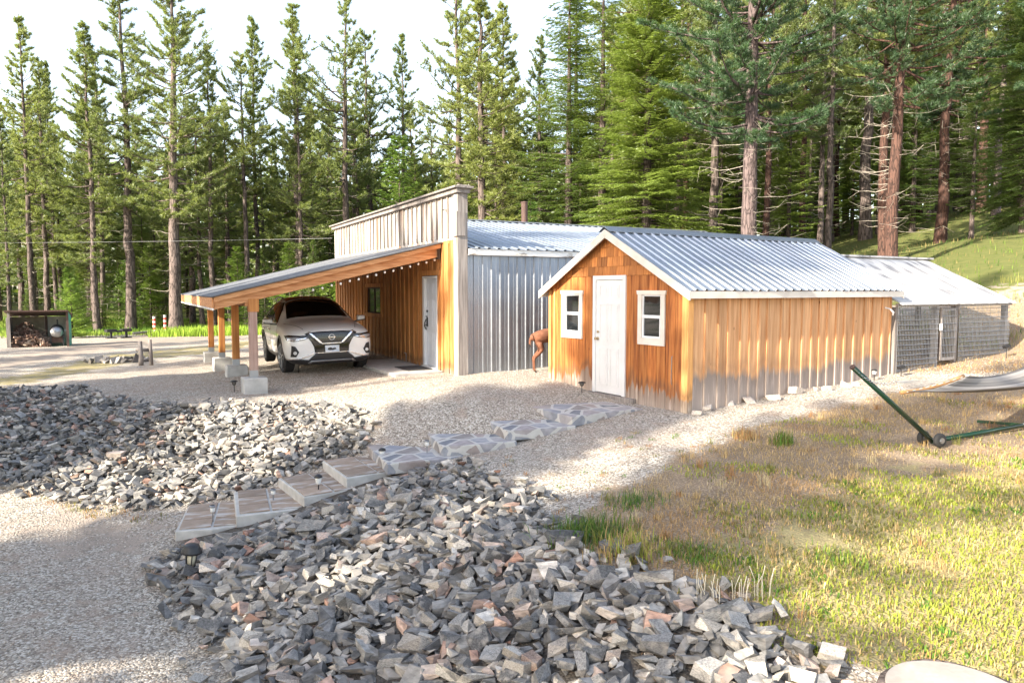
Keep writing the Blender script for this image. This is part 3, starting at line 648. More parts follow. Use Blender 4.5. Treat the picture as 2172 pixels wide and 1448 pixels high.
    # chimney pipe beyond the ridge
    s=MB(); s.lathe([(.10,3.0),(.10,4.40),(.115,4.40),(.115,4.44),(0.02,4.46)],14,(4.2,4.75,0)); s.build('stovepipe',M['darkbrown'],shop,False)
shop_build()

# ================================================================== CARPORT
cp=empty('carport',(-5.777,23.87,0),TA)
tag(cp,'lean-to carport with sloping grey roof and orange timber beams over the car','carport')
X0,X1=.0,9.22; YE=-4.6; ZW,ZE=2.80,1.66
def cz(y): return ZW+(ZE-ZW)*(y/YE)
def carport():
    m=MB(); n=9
    for k in range(n):
        a=X0-.12+(X1+.24-X0)*k/n; b=X0-.12+(X1+.24-X0)*(k+1)/n-.004
        m.prism([(-.05,cz(-.05)+.0),(YE-.06,cz(YE-.06)),(YE-.06,cz(YE-.06)-.022),(-.05,cz(-.05)-.022)],'x',a,b)
    m.build('roofing',M['rollroof'],cp)
    m=MB(); m.prism([(-.05,cz(-.05)-.024),(YE,cz(YE)-.024),(YE,cz(YE)-.04),(-.05,cz(-.05)-.04)],'x',X0-.06,X1+.06); m.build('roof_deck',M['ply'],cp)
    # near rake: fascia + rafter below
    for X in (X1,X0):
        s=1 if X==X1 else -1
        m=MB(); m.prism([(-.06,cz(-.06)-.042),(YE-.01,cz(YE)-.042),(YE-.01,cz(YE)-.13),(-.06,cz(-.06)-.13)],'x',min(X,X+s*.06),max(X,X+s*.06)); m.build('rake_board',M['beam'],cp)
        m=MB(); m.prism([(-.10,cz(-.1)-.132),(YE+.0,cz(YE)-.132),(YE+.0,cz(YE)-.27),(-.10,cz(-.1)-.31)],'x',min(X-s*.08,X-s*.02),max(X-s*.08,X-s*.02)); m.build('rafter',M['beam'],cp)
    x=X1-.9
    while x>X0+.3:
        m=MB(); m.prism([(-.10,cz(-.1)-.042),(YE+.0,cz(YE)-.042),(YE+.0,cz(YE)-.18),(-.10,cz(-.1)-.20)],'x',x-.025,x+.025); m.build('rafter',M['beam'],cp); x-=.82
    m=MB(); m.box(X0+.02,X1-.06,YE+.55,YE+.67,cz(YE+.61)-.36,cz(YE+.61)-.19); m.build('header_beam',M['beam'],cp)
    m=MB(); m.box(X0-.03,X1+.03,YE-.045,YE-.012,cz(YE)-.235,cz(YE)-.045); m.build('eave_fascia',M['beam'],cp)
    m=MB(); m.box(X0,X1-.07,-.10,-.055,2.47,2.70); m.build('ledger',M['post_wood'],cp)
    m=MB(); m.box(X1-.1,X1+.035,-.115,-.07,2.42,2.75); m.build('joist_hanger',M['black'],cp)
    post=None
    for k,(x,zb) in enumerate(((X1-.1,-.235),(6.42,-.245),(3.55,-.31),(.66,-.375))):
        zt=cz(-3.91)-.36 if k else cz(-3.91)-.29; pz=zb+.31
        g=MB(); g.box(x-.075,x+.075,-3.985,-3.835,pz+.02,zt); post=g.build('post',M['post_old'] if k==0 else M['post_wood'],cp,bevel=.008)
        if k==0:
            q=MB(); q.box(x-.080,x-.0751,-3.98,-3.84,pz+.10,zt-.35); q.box(x-.085,x+.085,-3.995,-3.80,zt-.2,zt+.05); q.build('bracing_board',M['post_wood'],post)
        g=MB(); g.prism([(x-.22,-4.13),(x+.22,-4.13),(x+.22,-3.69),(x-.22,-3.69)],'z',zb-.2,pz); b=g.build('pier_block',M['concrete'],cp,bevel=.015)
        g=MB(); g.box(x-.082,x+.082,-3.9925,-3.986,pz+.0,pz+.14); g.box(x+.0755,x+.082,-3.986,-3.84,pz+.0,pz+.14); g.box(x-.01,x+.01,-4.0,-3.993,pz+.06,pz+.08); g.build('post_bracket',M['iron'],post)
carport()
sl_=empty('string_lights',(-5.777,23.87,0),TA); tag(sl_,'string of small round bulbs under the near edge and eave of the carport roof','string lights')
w=MB(); pts=[]
for k in range(15):
    t=k/14; y=-.15-t*2.6; pts.append((X1-.09,y,cz(y)-.33-.012*(k%2)))
w.tube(pts,.004,4); w.build('wire',M['black'],sl_)
bm_=MB(); bm_.lathe([(.006,.0),(.022,-.012),(.025,-.03),(.016,-.048),(.003,-.054)],8)
bo=bm_.build('bulb',M['bulb'],sl_,True); bo.location=pts[0]
for p in pts[1:]:
    c=bo.copy(); col.objects.link(c); c.parent=sl_; c.location=p

for k in range(26):   # lights under the eave
    c=bo.copy(); col.objects.link(c); c.parent=sl_; c.location=(X0+k*(X1-X0)/25,YE-.03,cz(YE)-.235)
# concrete pad and door mat
def shoploc(x,y,z=0): return Matrix.Rotation(TA,4,'Z')@Vector((x,y,z))+Vector((-5.777,23.87,0))
pad=MB(); pad.prism([(6.0,-1.25),(9.35,-1.15),(9.3,-.05),(6.0,-.05)],'z',-.2,.012); po=pad.build('concrete_pad',M['concrete'],None,bevel=.01); po.location=(-5.777,23.87,0); po.rotation_euler=(0,0,TA)
tag(po,'low concrete apron outside the workshop door','concrete pad')
pad=MB(); pad.box(8.05,8.95,-.72,-.14,.014,.028); po=pad.build('door_mat',M['mat'],None,bevel=.004); po.location=(-5.777,23.87,0); po.rotation_euler=(0,0,TA)
tag(po,'dark rectangular mat in front of the workshop door','door mat')
# power line
def wire(name,a,b,sag,r,label):
    m=MB(); pts=[Vector(a).lerp(Vector(b),k/24)-Vector((0,0,sag*4*(k/24)*(1-k/24))) for k in range(25)]; m.tube(pts,r,5); o=m.build(name,flat('cable_grey',(.22,.22,.22),.5),None); tag(o,label,'cable')
wire('overhead_cable',shoploc(-.02,-.1,3.45),PD(-200,515,30),.05,.005,'thin overhead cable running from the false front out to the left trees')
# ================================================================== CAR
def car():
    z0=-.10; p1=Vector((-5.06,16.28)); hd=Vector((.435,-.90)).normalized(); lf=Vector((-hd.y,hd.x))   # heading and its left
    # car local: +x forward, +y left ; front right wheel (image left) at p1  -> y = -0.82, x = 1.41
    o2=p1-hd*1.41+lf*.80
    root=empty('parked_car',(o2.x,o2.y,H(o2.x,o2.y)+.015),math.atan2(hd.y,hd.x))
    tag(root,'pearl white family car with black V grille parked under the carport','car')
    g=Vector((p1.x+lf.x*1.6,p1.y+lf.y*1.6)); root.rotation_euler[0]=math.atan2(H(g.x,g.y)-H(p1.x,p1.y),1.6)*1.0
    S=[(2.40,[(0,.30),(.50,.30),(.66,.36),(.70,.52),(.69,.68),(.64,.80),(.48,.89),(.25,.93),(0,.94)]),
       (2.33,[(0,.25),(.66,.25),(.80,.34),(.84,.54),(.83,.72),(.77,.86),(.54,.95),(.28,.98),(0,.99)]),
       (2.18,[(0,.22),(.78,.22),(.91,.34),(.935,.58),(.925,.78),(.86,.92),(.60,1.01),(.30,1.04),(0,1.045)]),
       (1.90,[(0,.2),(.82,.22),(.94,.38),(.965,.64),(.955,.86),(.88,.99),(.62,1.07),(.32,1.10),(0,1.105)]),
       (1.41,[(0,.2),(.82,.22),(.94,.38),(.97,.68),(.955,.93),(.89,1.04),(.65,1.11),(.34,1.145),(0,1.15)]),
       (1.05,[(0,.2),(.82,.22),(.92,.36),(.955,.68),(.94,.95),(.895,1.06),(.69,1.14),(.36,1.18),(0,1.19)]),
       (.85,[(0,.2),(.82,.22),(.92,.34),(.95,.68),(.935,.96),(.895,1.07),(.75,1.20),(.38,1.245),(0,1.255)]),
       (.45,[(0,.2),(.82,.22),(.92,.33),(.945,.68),(.93,.97),(.89,1.08),(.725,1.40),(.37,1.46),(0,1.47)]),
       (.05,[(0,.2),(.82,.22),(.92,.33),(.945,.68),(.93,.98),(.885,1.09),(.675,1.565),(.35,1.625),(0,1.635)]),
       (-.35,[(0,.2),(.82,.22),(.92,.33),(.945,.68),(.93,.99),(.88,1.10),(.665,1.605),(.35,1.67),(0,1.68)]),
       (-1.0,[(0,.2),(.82,.22),(.92,.34),(.95,.70),(.94,1.01),(.88,1.12),(.655,1.60),(.35,1.665),(0,1.675)]),
       (-1.41,[(0,.22),(.82,.24),(.94,.38),(.97,.74),(.96,1.03),(.88,1.15),(.64,1.56),(.34,1.625),(0,1.635)]),
       (-1.85,[(0,.24),(.80,.26),(.92,.42),(.955,.76),(.94,1.04),(.86,1.17),(.62,1.46),(.33,1.51),(0,1.52)]),
       (-2.2,[(0,.28),(.78,.30),(.88,.46),(.91,.76),(.89,1.02),(.80,1.14),(.58,1.23),(.32,1.27),(0,1.28)]),
       (-2.42,[(0,.34),(.66,.36),(.76,.48),(.80,.74),(.78,.94),(.68,1.03),(.5,1.07),(.28,1.09),(0,1.10)])]
    vs=[];n=16
    for x,rw in S:
        full=[(y,z) for y,z in rw]+[(-y,z) for y,z in rw[-2:0:-1]]
        vs+=[(x,y,z) for y,z in full]
    fs=[(i*n+k,i*n+(k+1)%n,(i+1)*n+(k+1)%n,(i+1)*n+k) for i in range(len(S)-1) for k in range(n)]+[list(range(n)),[(len(S)-1)*n+k for k in range(n)][::-1]]
    m=MB(); m.add(vs,fs); me=m.mesh('body')
    tmp=bpy.data.objects.new('tmp',me); col.objects.link(tmp); s=tmp.modifiers.new('s','SUBSURF'); s.levels=3
    cut=[]
    for ax in (1.41,-1.41):
        for sy in (1,-1):
            c=MB(); c.lathe([(.43,sy*.60),(.43,sy*1.2)],40,(ax,0,.37),'y'); co=c.build('cut',None); b=tmp.modifiers.new('b','BOOLEAN'); b.operation='DIFFERENCE'; b.object=co; b.solver='EXACT'; cut.append(co)
    dg=bpy.context.evaluated_depsgraph_get(); dg.update()
    full=bpy.data.meshes.new_from_object(tmp.evaluated_get(dg)); 
    for c in cut: bpy.data.objects.remove(c)
    tmp.modifiers.clear(); s=tmp.modifiers.new('s','SUBSURF'); s.levels=3; dg.update()
    plain=bpy.data.meshes.new_from_object(tmp.evaluated_get(bpy.context.evaluated_depsgraph_get()))
    bpy.data.objects.remove(tmp)
    full.materials.clear(); body=link('body',full,M['carpaint'],root,True)
    bb=bmesh.new(); bb.from_mesh(plain); tree=BVHTree.FromBMesh(bb)
    def patch(name,poly,view,mat,off=.006,parent=root,step=.05,sign=1,thick=.006):
        b=bmesh.new(); vv=[b.verts.new((p[0],p[1],0)) for p in poly]; f=b.faces.new(vv); bmesh.ops.triangulate(b,faces=[f])
        for _ in range(7):
            e=[e for e in b.edges if e.calc_length()>step]
            if not e: break
            bmesh.ops.subdivide_edges(b,edges=e,cuts=1); bmesh.ops.triangulate(b,faces=b.faces[:])
        bad=[]
        for v in b.verts:
            a,c=v.co.x,v.co.y
            if view=='front': o,d=Vector((4,a,c)),Vector((-1,0,0))
            elif view=='side': o,d=Vector((a,sign*3,c)),Vector((0,-sign,0))
            elif view=='top': o,d=Vector((a,c,4)),Vector((0,0,-1))
            else: o,d=Vector((4,a,c+4*.5)),Vector((-1,0,-.5)).normalized()
            h,nn,_,_=tree.ray_cast(o,d)
            if h is None: bad.append(v); continue
            if nn.dot(d)>0: nn=-nn
            v.co=h+nn*off
        bmesh.ops.delete(b,geom=bad,context='VERTS')
        me=bpy.data.meshes.new(name); b.to_mesh(me); b.free()
        o=link(name,me,mat,parent,True)
        q=o.modifiers.new('t','SOLIDIFY'); q.thickness=thick; q.offset=0; return o
    mir=lambda pl:[(-a,b) for a,b in pl]
    # glass
    patch('windshield',[(.90,.70),(.93,.40),(.94,0),(.93,-.40),(.90,-.70),(.12,-.60),(.06,-.35),(.05,0),(.06,.35),(.12,.60)],'top',M['carglass'],.006)
    patch('roof_glass',[(-.02,.56),(-.02,-.56),(-1.35,-.54),(-1.35,.54)],'top',flat('dark_roof_glass',(.07,.03,.022),.12,0,.7),.006)
    for sy in (1,-1):
        w1=[(.72,1.085),(-.18,1.10),(-.18,1.545),(.02,1.54),(.35,1.38)]
        w2=[(-.24,1.10),(-1.02,1.115),(-1.08,1.50),(-.60,1.565),(-.24,1.555)]
        w3=[(-1.10,1.13),(-1.72,1.20),(-1.45,1.42),(-1.14,1.49)]
        for w in (w1,w2,w3): patch('side_window',w,'side',M['carglass'],.006,sign=sy)
        patch('window_trim',[(.70,1.062),(-1.7,1.160),(-1.7,1.178),(.70,1.078)],'side',M['chrome'],.010,sign=sy)
        patch('sill_cladding',[(.98,.26),(.98,.50),(.80,.40),(-.80,.36),(-.98,.5),(-.98,.26)],'side',M['carblack'],.010,sign=sy)
        for dx in ((.93,.5,.30,1.06),):
            for xx in (.86,-.21,-1.10):
                patch('door_gap',[(xx,.40),(xx+.008,.40),(xx+.008,1.07),(xx,1.07)],'side',M['carblack'],.002,sign=sy,thick=.003)
        for xx in (0.02,-.98):
            h=MB(); h.tube([(xx,sy*.955,.90),(xx-.04,sy*.985,.905),(xx-.18,sy*.985,.915),(xx-.22,sy*.955,.92)],.014,8); h.build('door_handle',M['chrome'],root,True)
        # arch trims
        for ax in (1.41,-1.41):
            a=MB(); pts=[]
            m2=24; vs=[];
            for k in range(m2+1):
                t=math.pi*(-.06+1.12*k/m2)
                for rr in (.425,.475):
                    x=ax+rr*math.cos(t); z=.37+rr*math.sin(t); h,nn,_,_=tree.ray_cast(Vector((x,sy*3,max(z,.30))),Vector((0,-sy,0)))
                    yy=(h.y if h else sy*.93)+sy*.012; vs.append((x,yy,z))
                    vs.append((x,yy-sy*.05,z))
            f=[]
            for k in range(m2):
                q=k*4; r=q+4; f+=[(q,q+2,r+2,r),(q+1,r+1,r+3,q+3),(q,r,r+1,q+1),(q+2,q+3,r+3,r+2)]
            a.add(vs,f+[(0,1,3,2),(m2*4,m2*4+2,m2*4+3,m2*4+1)]); a.build('wheel_arch',M['carblack'],root,True)
            # dark inner arch
            a=MB(); a.lathe([(.425,sy*.60),(.425,sy*.61),(.10,sy*.60)],24,(ax,0,.37),'y'); a.build('arch_liner',M['carblack'],root)
        # mirror
        mm=MB(); mm.add([(.62,sy*.98,1.06),(.62,sy*1.20,1.08),(.60,sy*1.22,1.20),(.60,sy*.99,1.22),(.76,sy*.99,1.08),(.74,sy*1.17,1.10),(.72,sy*1.18,1.18),(.74,sy*1.0,1.19)],
             [(0,1,2,3),(4,5,6,7),(0,1,5,4),(1,2,6,5),(2,3,7,6),(3,0,4,7)])
        mo=mm.build('side_mirror',M['carpaint'],root,True); q=mo.modifiers.new('s','SUBSURF'); q.levels=q.render_levels=2
        mo.modifiers.new('b','BEVEL').width=.02; mo.modifiers.move(1,0)
        mb=MB(); mb.bar((.68,sy*.90,1.055),(.68,sy*1.05,1.07),.06,.03); mb.bar((.69,sy*.99,1.075),(.68,sy*1.19,1.09),.09,.02); mb.build('mirror_base',M['carblack'],mo)
        # roof rail
        rl=MB(); rl.tube([(-.15,sy*.60,1.60),(-.3,sy*.60,1.652),(-.8,sy*.60,1.668),(-1.4,sy*.58,1.645),(-1.6,sy*.57,1.57)],.018,8); rl.build('roof_rail',M['iron'],root,True)
        # headlight
        hl=[(.42,.825),(.60,.775),(.80,.745),(.905,.765),(.925,.86),(.86,.875),(.66,.862),(.47,.875)]
        hl=[(a*sy,b) for a,b in hl]; patch('headlight',hl,'front',M['gloss'],.010,step=.03)
        hp=[(a*sy,b) for a,b in [(.57,.800),(.70,.778),(.82,.765),(.895,.785),(.90,.83),(.72,.835)]]
        h_=patch('headlight_lens',hp,'front',M['lamp'],.017,step=.03)
        patch('headlight_trim',[(a*sy,b) for a,b in [(.50,.808),(.80,.750),(.905,.772),(.90,.79),(.80,.768),(.53,.822)]],'front',M['chrome'],.022,step=.03)
        # fog lamp recess
        fp=[(a*sy,b) for a,b in [(.75,.42),(.69,.52),(.76,.64),(.83,.66),(.85,.42)]]
        fo=patch('fog_recess',fp,'front',M['carblack'],.012,step=.03)
        h,nn,_,_=tree.ray_cast(Vector((4,sy*.77,.49)),Vector((-1,0,0)))
        l=MB(); l.lathe([(.036,h.x+.035),(.038,h.x+.02),(.038,h.x)],16,(0,sy*.775,.50),'x'); l.build('fog_lamp',M['fog'],fo,True)
    # grille
    patch('grille',[(-.52,.915),(-.3,.935),(0,.94),(.3,.935),(.52,.915),(.50,.86),(.27,.685),(.2,.675),(-.2,.675),(-.27,.685),(-.50,.86)],'front',M['gloss'],.012,step=.04)
    # mesh texture bars on the grille
    gb=[patch('grille_bar',[(-w,z),(w,z),(w,z+.008),(-w,z+.008)],'front',M['iron'] if False else M['carblack'],.020,step=.05) for z,w in ((.72,.25),(.75,.28),(.78,.32),(.81,.36),(.84,.40),(.87,.44),(.90,.47))]
    patch('grille_surround',[(-.56,.90),(-.52,.91),(-.26,.69),(-.2,.672),(.2,.672),(.26,.69),(.52,.91),(.56,.90),(.44,.74),(.38,.62),(.36,.46),(-.36,.46),(-.38,.62),(-.44,.74)],'front',M['gloss'],.008,step=.03)
    for sy in (1,-1):
        patch('chrome_wing',[(a*sy,b) for a,b in [(.49,.925),(.44,.928),(.20,.700),(.205,.672),(.25,.685)]],'front',M['chrome'],.026,step=.03)
    patch('chrome_wing',[(-.22,.692),(.22,.692),(.22,.672),(-.22,.672)],'front',M['chrome'],.026,step=.03)
    # emblem: ring and bar
    e=MB(); ex=2.475; N=24
    ring=[(ex,.062*math.cos(2*math.pi*k/N),.815+.058*math.sin(2*math.pi*k/N)) for k in range(N+1)]
    e.tube(ring,.0085,8,cap=False); eo=e.build('emblem',M['chrome'],root,True)
    e=MB(); e.box(ex-.006,ex+.010,-.078,.078,.803,.827); e.build('emblem_bar',M['chrome'],eo,bevel=.003)
    hh,_,_,_=tree.ray_cast(Vector((4,0,.815)),Vector((-1,0,0))); eo.location.x=hh.x+.035-ex
    # lower bumper
    patch('lower_grille',[(-.44,.40),(-.34,.475),(.34,.475),(.44,.40),(.50,.34),(-.50,.34)],'front',M['carblack'],.012,step=.04)
    for sy in (1,-1):
        patch('bumper_trim',[(a*sy,b) for a,b in [(.33,.475),(.33,.490),(.38,.490),(.66,.395),(.90,.375),(.90,.355),(.66,.368),(.37,.472)]],'front',M['chrome'],.02,step=.03)
    patch('bumper_trim',[(-.33,.478),(.33,.478),(.33,.490),(-.33,.490)],'front',M['chrome'],.02,step=.03)
    patch('front_skirt',[(-.93,.36),(-.66,.365),(-.46,.34),(.46,.34),(.66,.365),(.93,.36),(.88,.25),(.7,.235),(-.7,.235),(-.88,.25)],'front',M['carblack'],.014,step=.04)
    patch('skid_plate',[(-.52,.285),(-.44,.325),(.44,.325),(.52,.285),(.46,.275),(.42,.30),(-.42,.30),(-.46,.275)],'front',M['iron'],.024,step=.03)
    # plate: blotted number
    hh,_,_,_=tree.ray_cast(Vector((4,0,.56)),Vector((-1,0,0))); px=hh.x+.03
    pl=MB(); pl.box(px,px+.012,-.155,.155,.485,.640); po=pl.build('number_plate',M['plate'],root,bevel=.006)
    pl=MB()
    for (a,b,c,d) in ((-.155,.155,.632,.640),(-.155,.155,.485,.493),(-.155,-.147,.494,.631),(.147,.155,.494,.631)): pl.box(px+.0125,px+.018,a,b,c,d)
    pl.build('plate_frame',M['iron'],po)
    pl=MB(); pl.prism([(-.10,.545),(-.05,.53),(.03,.535),(.09,.55),(.07,.585),(0,.575),(-.03,.595),(-.09,.58)],'x',px+.0125,px+.014); pl.build('plate_blot',M['black'],po)
    # hood crease lines
    for sy in (1,-1): patch('hood_gap',[(2.20,sy*.56),(2.20,sy*.572),(1.15,sy*.82),(1.15,sy*.808)],'top',M['carblack'],.002,thick=.003)
    # wheels
    def wheel(x,y,steer):
        w=empty('wheel',(x,y,.375),steer,root)
        s=1 if y>0 else -1; t=MB(); prof=[(.27,-.10),(.345,-.118),(.368,-.10),(.375,-.06),(.375,.06),(.368,.10),(.345,.118),(.27,.10)]
        t.lathe([(a,b) for a,b in prof],48,(0,0,0),'y'); gr=t
        for k in range(36):
            a=2*math.pi*k/36; c=Vector((math.cos(a),0,math.sin(a)))
            for yy in (-.085,.045): gr.bar(c*.3755+Vector((0,yy,0)),c*.3755+Vector((0,yy+.035,.0)),.022,.010,up=c)
        t.build('tyre',M['rubber'],w,False)
        r=MB(); r.lathe([(.265,s*.03),(.275,s*.122),(.262,s*.126),(.25,s*.10),(.245,s*.03)],40,(0,0,0),'y')
        r.lathe([(.05,s*.05),(.055,s*.105),(.03,s*.115),(.001,s*.115)],16,(0,0,0),'y'); 
        for k in range(5):
            for da in (-.16,.16):
                a=2*math.pi*k/5+da*.5; b=2*math.pi*k/5+da*1.4; r.bar((.04*math.cos(a),s*.10,.04*math.sin(a)),(.262*math.cos(b),s*.112,.262*math.sin(b)),.022,.034,up=(0,1,0))
        r.build('rim',M['rim'],w,False,bevel=.003)
        d=MB(); d.lathe([(.17,s*.02),(.17,s*.04),(.01,s*.045)],24,(0,0,0),'y'); d.build('brake_disc',M['iron'],w)
    for x,st in ((1.41,.06),(-1.41,0)):
        for y in (.82,-.82): wheel(x,y,st)
    # cabin interior hints: seats and steering wheel behind the glass are too dark to see
    bb.free()
car()

# ================================================================== DEER
def deer():
    z=0.0; root_loc=Vector((.62,15.12)); a=math.atan2(.40,.916)
    # local: +x forward (towards hidden head), origin under the rump
    J={}; V=[];E=[];Rr=[]
    def v(p,r): V.append(p); Rr.append(r); return len(V)-1
    pel=v((.12,0,.66),(.125,.145)); lo=v((.34,0,.67),(.115,.135)); mid=v((.56,0,.64),(.13,.155)); ch=v((.80,0,.62),(.13,.17)); wi=v((.93,0,.70),(.10,.13))
    E+= [(pel,lo),(lo,mid),(mid,ch),(ch,wi)]
    n1=v((1.06,0,.66),(.07,.08)); n2=v((1.19,0,.50),(.05,.06)); hd=v((1.26,0,.36),(.055,.06)); mz=v((1.33,0,.22),(.03,.035)); E+=[(wi,n1),(n1,n2),(n2,hd),(hd,mz)]
    rp=v((-.02,0,.62),(.09,.105)); E.append((pel,rp)); t1=v((-.08,0,.60),(.03,.03)); t2=v((-.095,0,.52),(.022,.022)); t3=v((-.075,0,.45),(.010,.010)); E+=[(rp,t1),(t1,t2),(t2,t3)]
    for s,dx in ((-1,0.0),(1,.05)):
        h=v((.06+dx,s*.075,.55),(.075,.105)); k=v((.125+dx,s*.085,.40),(.045,.06)); hk=v((-.045+dx,s*.08,.255),(.021,.026)); sh=v((-.035+dx,s*.08,.15),(.0145,.016)); f=v((-.03+dx,s*.08,.055),(.016,.018)); ho=v((.005+dx,s*.08,.005),(.018,.018))
        E+=[(pel,h),(h,k),(k,hk),(hk,sh),(sh,f),(f,ho)]
        sh1=v((.86+dx,s*.08,.50),(.05,.065)); e=v((.83+dx,s*.08,.36),(.028,.034)); kn=v((.86+dx,s*.08,.22),(.018,.020)); ft=v((.86+dx,s*.08,.06),(.013,.014)); fh=v((.885+dx,s*.08,.005),(.017,.018))
        E+=[(ch,sh1),(sh1,e),(e,kn),(kn,ft),(ft,fh)]
        er=v((1.20,s*.06,.42),(.014,.02)); er2=v((1.16,s*.13,.45),(.018,.008)); E+=[(hd,er),(er,er2)]
    me=bpy.data.meshes.new('d'); me.from_pydata(V,E,[]); ob=bpy.data.objects.new('d',me); col.objects.link(ob)
    sk=ob.modifiers.new('k','SKIN'); sk.use_smooth_shade=True
    for i,r in enumerate(Rr): me.skin_vertices[0].data[i].radius=r
    me.skin_vertices[0].data[pel].use_root=True
    ss=ob.modifiers.new('s','SUBSURF'); ss.levels=2
    dg=bpy.context.evaluated_depsgraph_get(); dg.update(); full=bpy.data.meshes.new_from_object(ob.evaluated_get(dg)); bpy.data.objects.remove(ob)
    full.materials.clear()
    o=link('deer',full,[M['fur'],M['furpale'],M['black']],None,True)
    mi=[]
    for p in full.polygons:
        c=p.center; k=0
        if c.z<.545 and .28<c.x<.95 and p.normal.z<-.3: k=1
        if c.x<-.055 and c.z<.56 and c.z>.43 and p.normal.x>0.1: k=1
        if c.z<.035 or c.x>1.32: k=2
        if c.x<-.07 and c.z<.50 and p.normal.x<0: k=2
        mi.append(k)
    full.polygons.foreach_set('material_index',mi)
    o.location=(root_loc.x-.15,root_loc.y,H(root_loc.x-.1,root_loc.y)-.005); o.rotation_euler=(0,0,a); o.scale=(1.12,1.12,1.18)
    tag(o,'reddish brown deer grazing half hidden behind the left corner of the cedar shed','deer')
deer()

# ================================================================== SLABS, PATH LIGHTS
def slabs():
    dirp=None
    info=[('lowest, chalk-stained','pave'),('second from the bottom, brown with white joints','pave'),('third from the bottom, brown with a red-brown edge','pave'),('fourth from the bottom, brown and dusty','pave'),
          ('fifth from the bottom, large grey crazy-paved','flag'),('sixth from the bottom, slate blue crazy-paved','flag'),('seventh from the bottom, pale-edged crazy-paved','flag'),('topmost, at the shed door sill, crazy-paved','flag')]
    C=[PZ(*a) for a in slabs_px]
    for i,c in enumerate(C):
        a=C[max(i-1,0)]; b=C[min(i+1,7)]; d=(Vector((b.x-a.x,b.y-a.y))).normalized()
        if i==7: d=Vector((.80,.60))
        ang=math.atan2(d.y,d.x)+ (0 if i<5 else R(-4)); L=(.80,.80,.82,.92,1.12,1.04,1.05,1.42)[i]; W=(1.12,1.15,1.15,1.12,1.25,1.1,1.08,1.15)[i]; T=.15
        z=slabs_px[i][2]; rn=random.Random(i+3)
        if i==7: c=c+Vector((.10,.10,0))
        pts=[(-L/2,-W/2),(0,-W/2+rn.uniform(-.03,.03)),(L/2,-W/2),(L/2,W/2),(0,W/2+rn.uniform(-.03,.03)),(-L/2,W/2)]
        pts=[(x+rn.uniform(-.03,.03),y+rn.uniform(-.03,.03)) for x,y in pts]
        kind=info[i][1]
        root=empty('stepping_slab',(c.x,c.y,z),ang); tag(root,f'stone path slab, {info[i][0]}','paving slab','paved steps from the drive to the shed door')
        m=MB(); m.prism(pts,'z',-T,-.004 if kind=='pave' else 0); m.build('base',M['concrete'] if kind=='pave' else M['flag'],root,bevel=.012)
        if kind=='pave':
            nx,ny=2,3; k=0
            for u in range(nx):
                for w in range(ny):
                    g=.014; x0=-L/2+.02+(L-.04)*u/nx+g; x1=-L/2+.02+(L-.04)*(u+1)/nx-g; y0=-W/2+.03+(W-.06)*w/ny+g; y1=-W/2+.03+(W-.06)*(w+1)/ny-g
                    q=MB(); q.box(x0,x1,y0,y1,-.003,.012); q.build('paver',M['pave'],root,bevel=.006)
slabs()
def path_light(px,py,h,style,label,tilt=(0,0)):
    p=P(px,py) if isinstance(px,(int,float)) else px
    root=empty('path_light',(p.x,p.y,p.z-.005)); root.rotation_euler=(tilt[0],tilt[1],0); tag(root,label,'path light','solar lights along the path and yard')
    m=MB(); m.tube([(0,0,-.1),(0,0,h*.72)],.008,6); m.build('stake',M['iron'] if style=='steel' else M['black'],root)
    if style=='steel':
        m=MB(); m.lathe([(.022,h*.70),(.030,h*.74),(.030,h*.90),(.026,h*.92)],12); m.build('lamp_glass',M['fog'],root,True)
        m=MB(); m.lathe([(.034,h*.90),(.038,h*.91),(.038,h*.98),(.030,h)],14); m.build('cap',M['iron'],root); m=MB(); m.lathe([(.028,h*1.001),(.028,h*1.01)],12); m.build('solar_cell',M['black'],root)
    elif style=='white':
        m=MB(); m.lathe([(.020,h*.55),(.035,h*.62),(.040,h*.80),(.036,h*.84)],12); m.build('lamp_glass',M['fog'],root,True)
        m=MB(); m.lathe([(.03,h*.84),(.055,h*.86),(.05,h*.93),(.02,h)],14); m.build('cap',M['black'],root,True)
    elif style=='tulip':
        m=MB(); m.lathe([(.012,h*.55),(.035,h*.66),(.045,h*.84),(.04,h*.86)],12); m.build('lamp_glass',flat('smoked_lamp_glass',(.10,.09,.08),.2),root,True)
        m=MB(); m.lathe([(.03,h*.86),(.075,h*.87),(.06,h*.95),(.015,h)],14); m.build('cap',M['black'],root,True)
    elif style=='lantern':
        m=MB(); m.lathe([(.045,h*.30),(.05,h*.32),(.05,h*.34)],16); m.build('tray',M['black'],root)
        m=MB(); m.lathe([(.040,h*.34),(.052,h*.72)],16); m.build('lamp_glass',flat('warm_frosted_glass',(.60,.54,.40),.3),root,True)
        for k in range(6):
            a=k*math.pi/3; q=MB(); q.bar((.046*math.cos(a),.046*math.sin(a),h*.33),(.060*math.cos(a),.060*math.sin(a),h*.74),.008,.008); q.build('cage_bar',M['black'],root)
        m=MB(); m.lathe([(.05,h*.72),(.105,h*.74),(.10,h*.80),(.075,h*.92),(.07,h*.97),(.01,h)],20); m.build('cap',M['black'],root,True)
    else:
        m=MB(); m.bar((-.05,0,h*.85),(.06,.02,h),.09,.05); m.build('lamp_head',M['black'],root)
